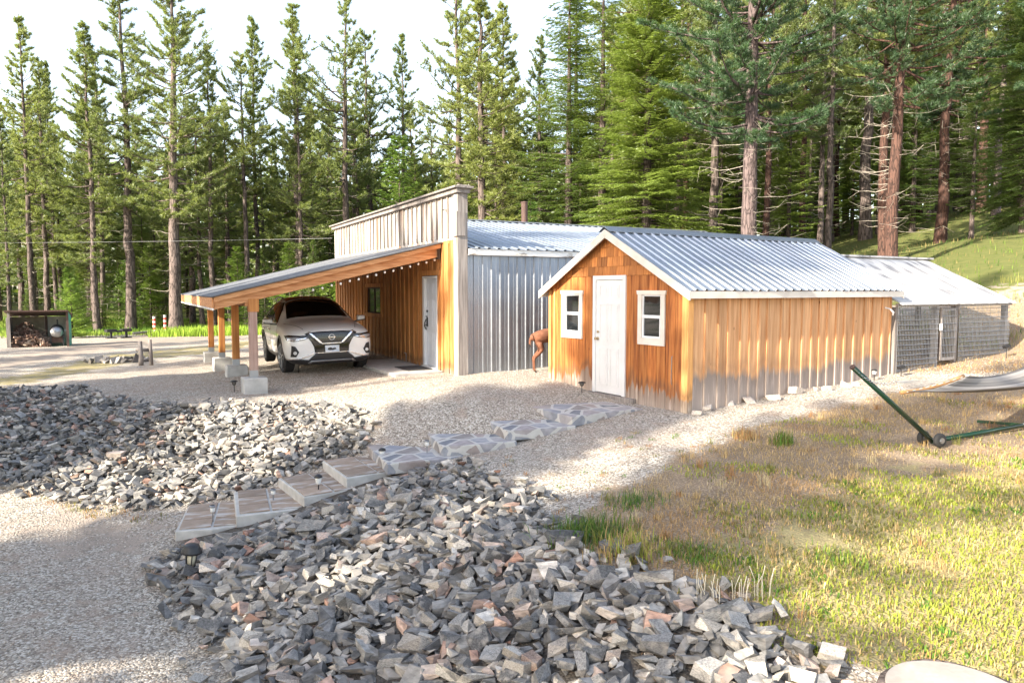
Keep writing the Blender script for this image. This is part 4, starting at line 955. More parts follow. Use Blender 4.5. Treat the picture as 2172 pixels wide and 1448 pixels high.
for a in [(1234,834,.20,'tulip','small black tulip-shaped garden light beside the white shed door'),(497,832,.24,'tulip','small black tulip-shaped garden light in front of the nearest carport pier'),
          (906,972,.27,'steel','thin steel garden light standing at the corner of the large grey path slab'),(811,992,.26,'white','pale glass garden light between the rock pile and the fourth path slab'),
          (676,1054,.30,'white','pale glass garden light with black cap at the edge of the third path slab'),(580,1074,.24,'steel','thin steel garden light standing at the second path slab'),
          (452,1118,.28,'steel','thin steel garden light standing in front of the lowest path slab'),(402,1224,.34,'lantern','black caged lantern light tilted among the rocks at the drive edge',(0,.12)),
          (2134,762,.28,'spot','black solar spotlight on a stake at the right end of the wire run'),(1854,808,.22,'white','white topped garden light by the far end of the shed wall'),
          (1911,800,.20,'spot','small black solar spotlight at the foot of the wire run panel beside the shed')]:
    path_light(*a)

# ================================================================== HAMMOCK
def hammock():
    B=P(1975,948); T=PD(1808,778,8.42); E=P(2172,914); d=(E-B); d.z=0; d.normalize()
    root=empty('hammock_stand',B); tag(root,'dark green tubular hammock stand with two small wheels on the dry lawn','hammock stand')
    def L(p): return Vector(p)-B
    up=Vector((0,0,.07)); m=MB(); m.tube([L(B+up+d*.02),L(T)],.030,12); m.build('upright_pole',M['green_paint'],root,True)
    m=MB(); m.tube([L(T)-(L(T).normalized())*.01,L(T)+(L(T)).normalized()*.008],.033,12); m.build('pole_cap',M['redpaint'] if False else M['darkbrown'],root)
    E2=B+d*1.5; E2.z=H(E2.x,E2.y)+.07; E3=B+d*3.4; E3.z=H(E3.x,E3.y)+.08
    m=MB(); m.tube([L(B+up),L(E2)],.030,12); m.build('base_tube',M['green_paint'],root,True)
    m=MB(); m.tube([L(E2)-d*.05,L(E3)],.026,12); m.build('inner_tube',M['iron'],root,True)
    n=Vector((-d.y,d.x,0)); F=P(2072,903); G=P(2200,912); F.z+=.05; G.z+=.05
    m=MB(); m.bar(L(F),L(G)+(L(G)-L(F))*.2,.045,.035); m.build('foot_bar',M['green_paint'],root)
    far=B+d*3.4; T2=B+d*4.6+Vector((0,0,1.2)); m=MB(); m.tube([L(E3),L(T2)],.03,12); m.build('upright_pole',M['green_paint'],root,True)
    n2=n
    for k,s in enumerate((-1,1)):
        c=L(B)+n2*s*.10-d*.02*s+Vector((0,0,.10)); w=MB(); prof=[(.03,-.03),(.072,-.03),(.086,-.018),(.086,.018),(.072,.03),(.03,.03)]
        a=math.atan2(n2.y,n2.x)-math.pi/2
        w.lathe([(a_,b_) for a_,b_ in prof],20,(0,0,0),'y'); o=w.build('wheel',M['rubber'],root,True); o.location=c; o.rotation_euler=(0,0,a)
        w=MB(); w.lathe([(.035,-.04),(.035,.04)],12,(0,0,0),'y'); w.build('hub',M['iron'],o)
    m=MB(); m.tube([L(B)-n2*.16+Vector((0,0,.10)),L(B)+n2*.16+Vector((0,0,.10))],.012,8); m.build('axle',M['iron'],root)
    # hammock
    hm=empty('hammock',T); tag(hm,'grey striped cloth hammock with orange wooden spreader bar','hammock')
    ring=PD(1903,808,8.50); a=T; dd=(ring-a); N=26; ch=MB()
    for k in range(N):
        t=(k+.5)/N; c=a.lerp(ring,t)-Vector((0,0,.10*4*t*(1-t)))-T; t2=dd.normalized(); s=Vector((-t2.y,t2.x,0)) if k%2 else Vector((0,0,1)); r=dd.length/N*.68
        lk=[c+t2*r*math.cos(x)+s*.014*math.sin(x) for x in [2*math.pi*i/8 for i in range(9)]]; ch.tube(lk,.0038,4,cap=False)
    ch.build('chain',M['iron'],hm)
    S0=PD(1911,832,8.30); S1=PD(2043,797,8.95)
    m=MB(); cv=[S0.lerp(S1,k/10)-Vector((0,0,.035*4*(k/10)*(1-k/10)))-T for k in range(11)]; m.tube(cv,.023,8); m.build('spreader_bar',M['lightwood'],hm,True)
    rp=MB()
    for k in range(11):
        p=cv[k]; rp.tube([ring-T,(ring-T).lerp(p,.5)-Vector((0,0,.02)),p],.0035,4)
    rp.build('strings',M['rope'],hm)
    # bed
    far=Vector((8.1,10.3,.68)); nu,nv=22,16; far0=far+Vector((.25,-.55,0)); far1=far+Vector((-.25,.55,0)); vs=[];rr=[]
    o0=S0+Vector((.10,.03,0)); o1=S1+Vector((.08,.02,0))
    for i in range(nu+1):
        u=i/nu
        for j in range(nv+1):
            v=j/nv; a=o0.lerp(o1,v); b=far0.lerp(far1,v); p=a.lerp(b,u); p=p-Vector((0,0,.13*4*u*(1-u)*(.6+.4*math.sin(math.pi*v))+.05*math.sin(math.pi*v)+.012*math.sin(v*40)*math.sin(math.pi*u)))
            vs.append(p-T)
    m=MB(); fs=[]
    for i in range(nu):
        for j in range(nv): q=i*(nv+1)+j; m.v=m.v; fs.append(((q,q+nv+1,q+nv+2,q+1),((j*7)%5)/4))
    m.v=[tuple(v) for v in vs]
    for f,r in fs: m.f.append(list(f)); m.r.append(r); m.m.append(0)
    o=m.build('cloth_bed',M['fabric'],hm,True); q=o.modifiers.new('t','SOLIDIFY'); q.thickness=.012
    lp=MB()
    for k in range(10):
        a=cv[k]; b=Vector(o0.lerp(o1,k/9.))-T; lp.tube([a,b],.006,4)
    lp.build('loops',M['rope'],hm)
hammock()

# ================================================================== WIRE RUN (right of shed)
def run():
    A=Vector((7.42,14.02,0)); Bv=Vector((11.02,16.10,0)); d=(Bv-A).normalized(); L=(Bv-A).length; n=Vector((-d.y,d.x,0)); ang=math.atan2(d.y,d.x)
    root=empty('wire_run',A,ang); tag(root,'wire mesh animal run with chalky white sheet roof and weathered posts','animal run')
    zt=1.50; D=3.9
    def gz(x,y=0): p=A+d*x+n*y; return H(p.x,p.y)
    def roofx(y): return zt+.04+(2.50-zt)*(y/1.95)
    # roof: two slopes along local y
    m=MB(); k=0; x=.03
    while x<L+.12:
        x1=min(L+.15,x+.62); r=random.random(); e=random.uniform(-.02,.02)
        m.add([(x,-.12+e,roofx(-.12)),(x1-.006,-.12+e,roofx(-.12)),(x1-.006,1.0,roofx(1.0)-.03),(x,1.0,roofx(1.0)-.03),(x1-.006,1.96,2.50),(x,1.96,2.50),
               ],[(0,1,2,3),(3,2,4,5)],0,r)
        x=x1
    o=m.build('roof_front',M['coop_roof'],root); q=o.modifiers.new('t','SOLIDIFY'); q.thickness=.012
    m=MB(); x=.03
    while x<L+.12:
        x1=min(L+.15,x+.62); m.add([(x,1.965,2.50),(x1-.006,1.965,2.50),(x1-.006,3.95,1.55),(x,3.95,1.55)],[(0,1,2,3)],0); x=x1
    o=m.build('roof_back',M['coop_roof'],root); q=o.modifiers.new('t','SOLIDIFY'); q.thickness=.012
    m=MB(); m.box(.03,L+.32,1.88,2.04,2.505,2.545); m.build('ridge_board',M['coop_roof'],root)
    m=MB(); m.box(-.0,L+.08,-.04,.0,zt-.07,zt+.0); m.build('top_rail',M['grey_wood'],root)
    for (x,y) in ((.05,.0),(1.42,0),(2.12,0),(L-.05,0),(L-.05,3.85),(2.1,3.85),(.05,3.85),(L-.05,1.95)):
        g=gz(x,y); w=.05; top=zt-.072 if y<1 else (1.52 if y>3 else 2.44); m=MB(); m.box(x-w,x+w,y+.0,y+.1,g-.3,top); m.build('post',M['grey_wood'],root)
    # gate
    g=gz(1.77); gt=empty('gate',(0,0,0),0,root)
    for nm,(a,b,c,e) in {'gate_stile':(1.50,1.56,g+.10,zt-.10)}.items(): m=MB(); m.box(a,b,-.04,-.005,c,e); m.build('gate_stile',M['grey_wood'],gt)
    m=MB(); m.box(2.0,2.06,-.04,-.005,g+.10,zt-.10); m.build('gate_stile',M['grey_wood'],gt)
    m=MB(); m.box(1.561,1.999,-.04,-.005,zt-.16,zt-.10); m.build('gate_rail',M['grey_wood'],gt)
    m=MB(); m.box(1.561,1.999,-.04,-.005,g+.10,g+.16); m.build('gate_rail',M['grey_wood'],gt)
    m=MB(); m.box(1.44,1.50,-.07,-.041,g+.72,g+.86); m.build('gate_latch',M['pvc'],gt)
    def mesh(name,x0,x1,y,zb,z1,st,sx,par,r=.0062,sag=0):
        m=MB(); z=z1
        while z>zb+.01: 
            m.tube([(x0,y,z),((x0+x1)/2,y-.004,z-.004),(x1,y,z+0)],r,4); z-=st
        x=x0+sx*.5
        while x<x1: m.tube([(x,y+.005,zb),(x,y+.005,z1)],r*.62,4); x+=sx
        m.build(name,M['iron'],par)
    for (a,b) in ((.0,1.40),(2.14,L)):
        mesh('wire_panel',a,b,-.045,gz((a+b)/2)-.02,zt-.03,.098,.05,root)
    mesh('wire_panel',1.52,2.04,-.045,g+.12,zt-.12,.15,.055,gt)
    mesh('wire_panel',0.,L,3.80,gz(L/2,3.8)-.1,1.5,.16,.12,root,.003)
    # side wire panel (right end)
    m=MB(); z=zt
    while z>gz(L,1.9)-.1: m.tube([(L,0,z),(L,3.85,z)],.004,4); z-=.11
    y=.1
    while y<3.85: m.tube([(L,y,gz(L,y)-.1),(L,y,zt)],.0026,4); y+=.09
    m.build('wire_panel',M['iron'],root)
    # stump inside
    p=A+d*2.35+n*.55; s=MB(); s.lathe([(.24,-.2),(.21,.02),(.20,.22),(.195,.40),(.01,.405)],18,(0,0,0)); so=s.build('tree_stump',[M['barkred']],None,True); so.location=(p.x,p.y,H(p.x,p.y)); so.scale=(1,.9,1)
    for v in so.data.vertices: 
        a=math.atan2(v.co.y,v.co.x); k=1+.06*math.sin(3*a)+.04*math.sin(7*a+1); v.co.x*=k; v.co.y*=k
    tag(so,'round wooden stump standing inside the wire run behind the gate','stump')
run()

# ================================================================== FAR LEFT YARD
def woodshed():
    a=P(18,738); ph=R(27.6); LL=(-.614*a.y-a.x)/(math.cos(ph)+.614*math.sin(ph)); b=a+Vector((math.cos(ph),math.sin(ph),0))*LL; d=(b-a); d.z=0; L=d.length; d.normalize(); n=Vector((-d.y,d.x,0)); ang=math.atan2(d.y,d.x)
    zc=min(a.z,H(b.x,b.y)); root=empty('firewood_shelter',(a.x,a.y,zc),ang); tag(root,'low open firewood shelter with dark roof and teal metal end wall','shelter')
    h=(738-658)/1541*a.y; D=1.5
    m=MB(); m.prism([(-.15,h-.05),(D,h-.28),(D,h-.22),(-.15,h+.01)],'x',-.08,L+.06); 
    o=m.build('roof',M['darkbrown'],root)
    m=MB(); 
    k=0; y=0
    prof=[(L,y0,z) for y0,z in ()]
    vs=[];n_=18
    for i in range(n_+1):
        yy=D*i/n_; xx=L+.02+(.03 if i%3==1 else 0); vs+= [(xx,yy,-.2),(xx,yy,h-.05-.15*yy)]
    m.add(vs,[(2*i,2*i+2,2*i+3,2*i+1) for i in range(n_)]); o=m.build('end_wall',M['teal'],root); q=o.modifiers.new('t','SOLIDIFY'); q.thickness=.01
    m=MB(); m.box(-.05,-.0,0,D,-.2,h-.3); m.build('end_wall',M['grey_wood'],root)
    m=MB(); m.box(0,L*.55,D-.04,D-.01,-.2,h-.30); m.build('back_wall',nmat('mossy_pale_board',[(.3,(.12,.10,.06)),(.7,(.26,.23,.17))],ns=3),root)
    m=MB(); m.box(L*.55,L*.98,D-.04,D-.01,-.2,h-.30); m.build('back_wall',nmat('light_grey_board',[(.3,(.30,.28,.24)),(.7,(.44,.42,.38))],ns=3),root)
    for x,y in ((0,0),(L-.05,.0),(L*.56,D-.12)):
        m=MB(); m.box(x,x+.09,y,y+.09,-.25,h-.07 if y<1 else h-.26); m.build('post',M['darkbrown'] if x else M['grey_wood'],root)
    # firewood: sticks and split logs (countless small sticks)
    g=MB(); rn=random.Random(4)
    for k in range(330):
        x=rn.uniform(.1,L*.66); y=rn.uniform(.05,D-.3); top=.75*h*math.exp(-((x-L*.25)/(L*.33))**2)*(.35+.65*y/D)+.06; z=rn.uniform(0,top)
        a1=rn.uniform(0,math.pi); ln=rn.uniform(.12,.40); dz=rn.uniform(-.12,.12); dx,dy=math.cos(a1)*ln/2,math.sin(a1)*ln/2*.6
        q=(min(max(x+dx,.02),L-.3)); g.tube([(x-dx,y-dy,max(.0,z-dz)),((x+q)/2,y,z+.02),(q,y+dy,max(.0,z+dz))],rn.choice([.012,.02,.035,.045]),5)
    fo=g.build('firewood',nmat('mixed_firewood',[(.3,(.10,.055,.04)),(.5,(.24,.15,.11)),(.7,(.42,.33,.26))],ns=3,rnd=.5,rough=.9),None); fo.location=(a.x,a.y,zc); fo.rotation_euler=(0,0,ang)
    tag(fo,'heap of broken branches and split firewood inside the open shelter','firewood',kind='stuff')
    # round-drum machine / barbecue
    r2=empty('kettle_barbecue',a+d*(L*.80)+n*.35,ang); tag(r2,'black barbecue with pale round lid inside the firewood shelter','barbecue'); r2.location.z=zc
    m=MB(); m.lathe([(.22,-.06),(.24,.0),(.20,.05),(.12,.08),(.01,.09)],20,(0,-.1,.62),'y'); m.build('round_lid',M['iron'],r2,True)
    m=MB(); m.lathe([(.24,0),(.26,.2),(.22,.34),(.05,.38)],20,(0,-.03,.68),'y'); m.build('drum',M['black'],r2,True)
    m=MB(); m.box(-.26,-.20,-.05,.25,0,.5); m.build('leg',M['black'],r2); m=MB(); m.box(.20,.26,-.05,.25,0,.5); m.build('leg',M['black'],r2)
    m=MB(); m.box(-.2,.2,0,.25,.15,.45); m.build('cabinet',M['darkbrown'],r2); m=MB(); m.tube([(.02,.15,.8),(.02,.15,1.15)],.035,8); m.build('chimney',M['black'],r2)
    m=MB(); m.box(.26,.46,-.02,.1,.66,.70); m.build('side_shelf',M['iron'],r2)
woodshed()
def yardbits():
    # black steel bench frames
    a=P(228,718); b=P(281,716); d=b-a; d.z=0; L=d.length; ang=math.atan2(d.y,d.x); s=a.y/1541
    r=empty('steel_rack',a,ang); tag(r,'low black steel rack standing at the edge of the gravel drive','rack')
    for x in (0,L-20*s):
        m=MB(); m.box(x,x+20*s,0,.35,13*s,19*s); m.build('plate_top',M['black'],r); m=MB(); m.box(x+8*s,x+12*s,.1,.2,0,13*s-.001); m.build('leg',M['black'],r); m=MB(); m.box(x+0,x+20*s,.05,.3,-.02,.03); m.build('foot',M['black'],r)
    m=MB(); m.box(20*s+.001,L-20*s-.001,.1,.2,12*s,16*s); m.build('cross_bar',M['black'],r)
    p=P(283,712); q=P(352,706); m=MB(); m.tube([p+Vector((0,0,.12)),q+Vector((0,0,.15))],.07,6); o=m.build('log_rail',M['grey_wood'],None,True); tag(o,'grey log lying on the ground between the black rack and the striped posts','log')
    p=P(340,712); r=empty('striped_marker_frame',p); tag(r,'two red and white striped upright posts on a low dark base','marker posts'); s=p.y/1541
    m=MB(); m.box(-17*s,17*s,-.12,.12,0,.10); m.build('base',M['darkbrown'],r)
    for x,h in ((-12*s,37*s),(11*s,40*s)):
        c=MB()
        for k in range(8): c.lathe([(.075,.1+k*h/8.),(.075,.1+(k+1)*h/8.)],10,(x,0,0),mi=k%2)
        po=c.build('striped_post',[M['redpaint'],M['white']],r)
    # log posts with rung
    p=P(299,776); r=empty('log_hitch',p); s=p.y/1541; tag(r,'two weathered log posts joined by a short cross log in the yard','log posts')
    m=MB(); m.tube([(0,0,-.1),(.01,0,20*s),(-.005,0,52*s)],[5.5*s,4.6*s,4.2*s],10); m.build('post',M['grey_wood'],r,True)
    m=MB(); m.tube([(19*s,.1,-.1),(18*s,.1,25*s),(17*s,.1,55*s)],[4.2*s,4*s,3.6*s],10); m.build('post',M['grey_wood'],r,True)
    m=MB(); m.tube([(-8*s,-.03,34*s),(14*s,.08,33*s)],3.8*s,10); m.build('cross_log',M['grey_wood'],r,True)
    # log round bottom right
    p=P(1965,1438); m=MB(); prof=[(.41,-.25),(.425,-.02),(.41,.035),(.385,.045)]; m.lathe(prof,48,(0,0,0)); o=m.build('log_round',[M['bark']],None,False); o.location=p+Vector((.0,-.32,.02)); tag(o,'flat cut log round with pale top lying in the grass at the lower right edge','log round')
    m=MB(); m.lathe([(.372,.0455),(.368,.052),(.01,.053)],48); m.build('cut_top',M['logend'],o,False)
    for v in o.data.vertices:
        a=math.atan2(v.co.y,v.co.x); k=1+.04*math.sin(2*a)+.03*math.sin(5*a+1); v.co.x*=k; v.co.y*=k
yardbits()
# ================================================================== ROCKS
def hull(seed,el=(1,.7,.45)):
    rn=np.random.default_rng(seed); c=np.array([[x,y,z] for x in(-1,1) for y in(-1,1) for z in(-1,1)],float)
    c+=rn.normal(0,.21,c.shape); c[rn.integers(0,8)]*=.5; c[rn.integers(0,8)]*=.7; ex=rn.uniform(-1,1,(4,3)); ex/=np.abs(ex).max(1)[:,None]; c=np.r_[c,ex*1.02]
    c[:,0]+=c[:,2]*rn.normal(0,.22); c[:,1]+=c[:,2]*rn.normal(0,.2); c=c*np.array(el)*.47
    b=bmesh.new(); [b.verts.new(p) for p in c]; r=bmesh.ops.convex_hull(b,input=b.verts)
    bmesh.ops.delete(b,geom=[g for g in r['geom_interior'] if isinstance(g,bmesh.types.BMVert)],context='VERTS')
    bmesh.ops.dissolve_limit(b,angle_limit=R(14),verts=b.verts,edges=b.edges)
    fl=b.faces.layers.float.new('facet')
    for f in b.faces: f[fl]=rn.random()
    b2=b.copy(); bmesh.ops.triangulate(b,faces=b.faces[:])
    b.verts.ensure_lookup_table(); [setattr(v,'index',i) for i,v in enumerate(b.verts)]; b.verts.index_update()
    V=np.array([v.co for v in b.verts]); F=np.array([[v.index for v in f.verts] for f in b.faces]); FC=np.array([f[fl] for f in b.faces])
    bmesh.ops.bevel(b2,geom=b2.edges[:],offset=.006,segments=1,affect='EDGES',profile=.6)
    me=bpy.data.meshes.new('rock'); b2.to_mesh(me); b.free(); b2.free(); me.materials.append(M['rock'])
    at=me.attributes.new('rnd','FLOAT','FACE')
    return V,F,me,FC
VAR=[hull(100+i,(1,RG.uniform(.5,.85),RG.uniform(.25,.6))) for i in range(30)]
def rotm(n,tilt):
    yaw=RG.uniform(0,2*np.pi,n); a=RG.normal(0,tilt,n); b=RG.normal(0,tilt,n)
    cz,sz,ca,sa,cb,sb=np.cos(yaw),np.sin(yaw),np.cos(a),np.sin(a),np.cos(b),np.sin(b)
    Z=np.zeros(n);O=np.ones(n)
    Rz=np.stack([cz,-sz,Z,sz,cz,Z,Z,Z,O],1).reshape(n,3,3); Rx=np.stack([O,Z,Z,Z,ca,-sa,Z,sa,ca],1).reshape(n,3,3); Ry=np.stack([cb,Z,sb,Z,O,Z,-sb,Z,cb],1).reshape(n,3,3)
    return Rx@Ry@Rz, np.stack([a,b,yaw],1)
slabC=[(PZ(*a),a[2]) for a in slabs_px]
def in_path(q,w=.55):
    d=np.full(len(q),9.)
    pts=[np.array((c.x,c.y)) for c,_ in slabC]; e=pts[0]-pts[1]; pts=[pts[0]+e*.62]+pts
    for a,b in zip(pts,pts[1:]):
        ab=b-a; t=np.clip(((q-a)@ab)/(ab@ab),0,1); d=np.minimum(d,np.linalg.norm(q-(a+t[:,None]*ab),axis=1))
    return d<w
def scatter_rocks():
    P_=[];S_=[]
    for poly,smin,smax in ((MOUND,.060,.185),(BANK,.055,.165)):
        xs=[p.x for p in poly]; ys=[p.y for p in poly]; A=(max(xs)-min(xs))*(max(ys)-min(ys))
        for layer,(dens,dz) in enumerate(((170,-.02),(140,.02),(60,.05))):
            n=int(A*dens); q=np.c_[RG.uniform(min(xs),max(xs),n),RG.uniform(min(ys),max(ys),n)]
            w=soft(q,poly,.12*(layer+1)); q=q[RG.random(n)<w*1.0]
            ok=np.ones(len(q),bool)
            ok&=~in_path(q,(.78+.16*layer) if poly is MOUND else .55)
            q=q[ok]; s=smin+(smax-smin)*RG.random(len(q))**1.9; s=np.where(RG.random(len(q))<.010,s+.09,s)
            # thin out by spacing within the layer
            order=np.argsort(-s); q=q[order]; s=s[order]; cell={}; keep=[]
            for i in range(len(q)):
                k=(int(q[i,0]/.3),int(q[i,1]/.3)); good=True
                for a in(-1,0,1):
                    for b in(-1,0,1):
                        for j in cell.get((k[0]+a,k[1]+b),()):
                            if math.hypot(q[i,0]-q[j,0],q[i,1]-q[j,1])<.34*(s[i]+s[j]): good=False;break
                        if not good:break
                    if not good:break
                if good: keep.append(i); cell.setdefault(k,[]).append(i)
            q=q[keep]; s=s[keep]; z=Hn(q)+dz+s*.10
            P_.append(np.c_[q,z]); S_.append(s)
    p=np.concatenate(P_); s=np.concatenate(S_); return p,s
def rocks():
    p,s=scatter_rocks(); n=len(p); var=RG.integers(0,len(VAR),n); RM,eu=rotm(n,.36); rnd=RG.random(n)**1.15
    # apparent size
    sz=np.zeros(n)
    for i in range(n):
        u,v,f=toPX(*p[i]); 
        if f>0 and -10<u<2190 and v<1460: sz[i]=s[i]/f
    lay=p[:,2]-Hn(p[:,:2])-s*.1; score=sz*np.where(lay>.08,1.25,np.where(lay>.03,1,.45))
    big=set(np.argsort(-score)[:300].tolist())
    print('rocks',n)
    g=Geo(); fcs=[]
    for k in range(len(VAR)):
        idx=[i for i in np.where(var==k)[0] if i not in big]
        if not idx: continue
        V,F,_,fc=VAR[k]; fcs.append(np.tile(fc,len(idx))); W=np.einsum('nij,vj->nvi',RM[idx],V)*s[idx][:,None,None]+p[idx][:,None]
        FF=(F[None]+np.arange(len(idx))[:,None,None]*len(V)).reshape(-1,3); g.add(W.reshape(-1,3),FF,np.repeat(rnd[idx],len(F)))
    me=g.mesh('loose_rocks'); at=me.attributes.new('facet','FLOAT','FACE'); at.data.foreach_set('value',np.concatenate(fcs).astype(np.float32)); o=link('loose_rocks',me,M['rock']); tag(o,'bank of small angular grey rocks on both sides of the stepped path','rocks',kind='stuff')
    for i in big:
        o=bpy.data.objects.new('rock',VAR[var[i]][2]); col.objects.link(o); o.location=p[i]; o.scale=[s[i]]*3
        o.rotation_euler=Matrix(RM[i].tolist()).to_euler()
        tag(o,'larger angular slate rock lying in the near rock pile','rock','angular slate rocks of the near pile')
rocks()
def edge_stones():
    # foundation stones along the shed side wall
    sp=[(1478,880,.16,'flat tan stone at the near corner of the shed side wall'),(1500,872,.2,'reddish flat stone beside the shed side wall, near its near end'),(1545,862,.14,'low brown stone beside the lower shed boards'),
        (1590,856,.18,'thin slab stone leaning by the shed wall below the bright board'),(1640,848,.22,'pale rounded stone by the shed wall, left of the largest'),(1688,836,.24,'largest grey boulder at the foot of the shed side wall'),
        (1732,830,.13,'small white stone right of the large boulder'),(1752,828,.17,'beige flat stone by the middle shed battens'),(1795,822,.19,'white quartz stone near the far end of the shed wall'),(1815,818,.13,'small rusty stone near the far end of the shed wall')]
    for k,(x,y,s,l) in enumerate(sp):
        p=P(x,y); m=hull(300+k,(1,.75,.55))[2].copy(); m.materials.clear(); o=link('stone',m,M['stone']); o.location=p+Vector((0,0,s*.18)); o.scale=(s,s,s); o.rotation_euler=(random.uniform(-.2,.2),random.uniform(-.2,.2),random.random()*6); tag(o,l,'stone','stones along the shed wall')
        q=o.modifiers.new('s','SUBSURF'); q.levels=q.render_levels=1
    for (x,y,s,l) in [(1385,1248,.27,'whitish long stone at the upper edge of the near rock pile beside the dry lawn'),(1530,1318,.30,'dark slab rock standing on the lawn edge of the near pile'),(1200,1160,.33,'big grey block at the right end of the near pile by the green tuft')]:
        p=P(x,y); m=VAR[3][2]; o=bpy.data.objects.new('stone',m); col.objects.link(o); o.location=p+Vector((0,0,.08)); o.scale=[s]*3; o.rotation_euler=(.2,.3,x); tag(o,l,'stone')
    # heap of cobbles beyond the carport, near the hitch
    for j,(cx,cy,n,r,l) in enumerate([(245,768,26,.7,'low heap of grey rubble left of the log posts'),(500,697,40,1.8,'long pile of pale rocks behind the carport posts')]):
        c=P(cx,cy); g=Geo()
        for k in range(n):
            V,F=VAR[k%30][:2]; RM,_e=rotm(1,.5); a=random.random()*6.28; rr=r*math.sqrt(random.random()); x=c.x+math.cos(a)*rr*1.4; y=c.y+math.sin(a)*rr*.5; s=random.uniform(.15,.34)
            g.add((RM[0]@V.T).T*s+np.array([x,y,H(x,y)+.06]),F,random.random())
        o=link('rubble_heap',g.mesh('rubble_heap'),nmat('rubble_grey' if j==0 else 'rubble_pale',[(.3,(.12,.11,.10)),(.7,(.30,.28,.26))] if j==0 else [(.3,(.25,.22,.20)),(.7,(.48,.44,.40))],ns=5,rnd=.4,rough=.9)); tag(o,l,'rubble',kind='stuff')
edge_stones()
def pebbles():
    n=60000; r=RG.uniform(3.5,19,n)**1.0; th=RG.uniform(-.72,.72,n); q=np.c_[r*np.sin(th),r*np.cos(th)]
    q=q[(soft(q,LAWN,.3)<RG.random(len(q))*.9+.05)]
    for pl in (MOUND,BANK): q=q[soft(q,pl,.05)<.5]
    M1=np.linalg.inv(np.array([[math.cos(SA),-math.sin(SA)],[math.sin(SA),math.cos(SA)]])); l=(q-np.array([.753,14.165]))@M1.T; q=q[~((l[:,0]>0)&(l[:,0]<SW)&(l[:,1]>0)&(l[:,1]<SL))]
    n=len(q); s=RG.uniform(.007,.019,n)*(1+.03*q[:,1]); z=Hn(q)+s*.2
    base=np.array([[1,0,0],[-.5,.8,0],[-.5,-.8,0],[.1,0,.7]])*.6
    RM,_=rotm(n,.5); W=np.einsum('nij,vj->nvi',RM,base)*s[:,None,None]+np.c_[q,z][:,None]
    F=np.array([[0,1,3],[1,2,3],[2,0,3]]); FF=(F[None]+np.arange(n)[:,None,None]*4).reshape(-1,3)
    me=tri_mesh('gravel',W.reshape(-1,3),FF,np.repeat(RG.random(n),3)); o=link('gravel',me,M['pebble']); tag(o,'loose pale gravel strewn over the yard','gravel',kind='stuff')
pebbles()
def litter():
    g=Geo(); n=15000; r=RG.uniform(3.4,24,n); th=RG.uniform(-.72,.72,n); q=np.c_[r*np.sin(th),r*np.cos(th)]; q=q[(vnoise0(q)>-.15)|(RG.random(n)<.3)]; n=len(q)
    a=RG.uniform(0,6.28,n); l=RG.uniform(.03,.11,n); z=Hn(q)+RG.uniform(.006,.02,n); d=np.c_[np.cos(a),np.sin(a),RG.normal(0,.12,n)]; s=np.c_[-d[:,1],d[:,0],np.zeros(n)]*.0028; p=np.c_[q,z]
    g.tris(p-s,p+s,p+d*l[:,None],RG.random(n)); 
    o=link('needle_litter',g.mesh('needle_litter'),nmat('fallen_needle_brown',[(.3,(.13,.075,.045)),(.7,(.34,.21,.12))],rnd=.4)); tag(o,'fallen brown needles and twigs scattered on the yard','needle litter',kind='stuff')
def vnoise0(q): return np.sin(q[:,0]*1.1+np.sin(q[:,1]*.8)*2)*np.cos(q[:,1]*.9+q[:,0]*.4)
litter()

# ================================================================== GRASS
TONES={'straw':(.50,.36,.17),'pale':(.58,.48,.28),'rust':(.40,.22,.10),'green':(.11,.21,.04),'lime':(.31,.35,.060),'olive':(.20,.20,.06),'deep':(.10,.17,.06)}
def blades(q,h,w,tone,lean=.5,jit=.15):
    n=len(q); z=Hn(q); a=RG.uniform(0,2*np.pi,n); d=np.c_[np.cos(a),np.sin(a),np.zeros(n)]; pr=np.c_[-d[:,1],d[:,0],np.zeros(n)]
    h=h*RG.uniform(.5,1.2,n); b=np.c_[q,z-.01]; ln=RG.uniform(.1,1,n)*lean
    mid=b+np.c_[np.zeros((n,2)),h*.6]+d*(h*ln*.3)[:,None]; tip=b+np.c_[np.zeros((n,2)),h*(1-.3*ln)]+d*(h*ln)[:,None]
    w=np.broadcast_to(w,(n,))[:,None]; V=np.stack([b-pr*w,b+pr*w,mid+pr*w*.7,mid-pr*w*.7,tip],1).reshape(-1,3)
    F=np.array([[0,1,2],[0,2,3],[3,2,4]]); FF=(F[None]+np.arange(n)[:,None,None]*5).reshape(-1,3)
    c=np.asarray(tone)*(1+RG.normal(0,jit,(n,1))); c=np.clip(c,0.01,.9); return V,FF,np.repeat(RG.random(n),3),np.repeat(c,3,0)
def vnoise(q,s,seed=0):
    r=np.random.default_rng(seed); out=np.zeros(len(q))
    for k in range(6):
        a=r.uniform(0,6.28); f=s*r.uniform(.6,1.8); out+=np.sin((q[:,0]*np.cos(a)+q[:,1]*np.sin(a))*f+r.uniform(0,6.28)+1.3*np.sin(q[:,0]*f*.5+q[:,1]*f*.37+k))
    return out/6
def inpoly_sample(poly,n):
    xs=[p[0] for p in poly]; ys=[p[1] for p in poly]; q=np.c_[RG.uniform(min(xs),max(xs),n),RG.uniform(min(ys),max(ys),n)]; return q[in_poly(q,poly)]
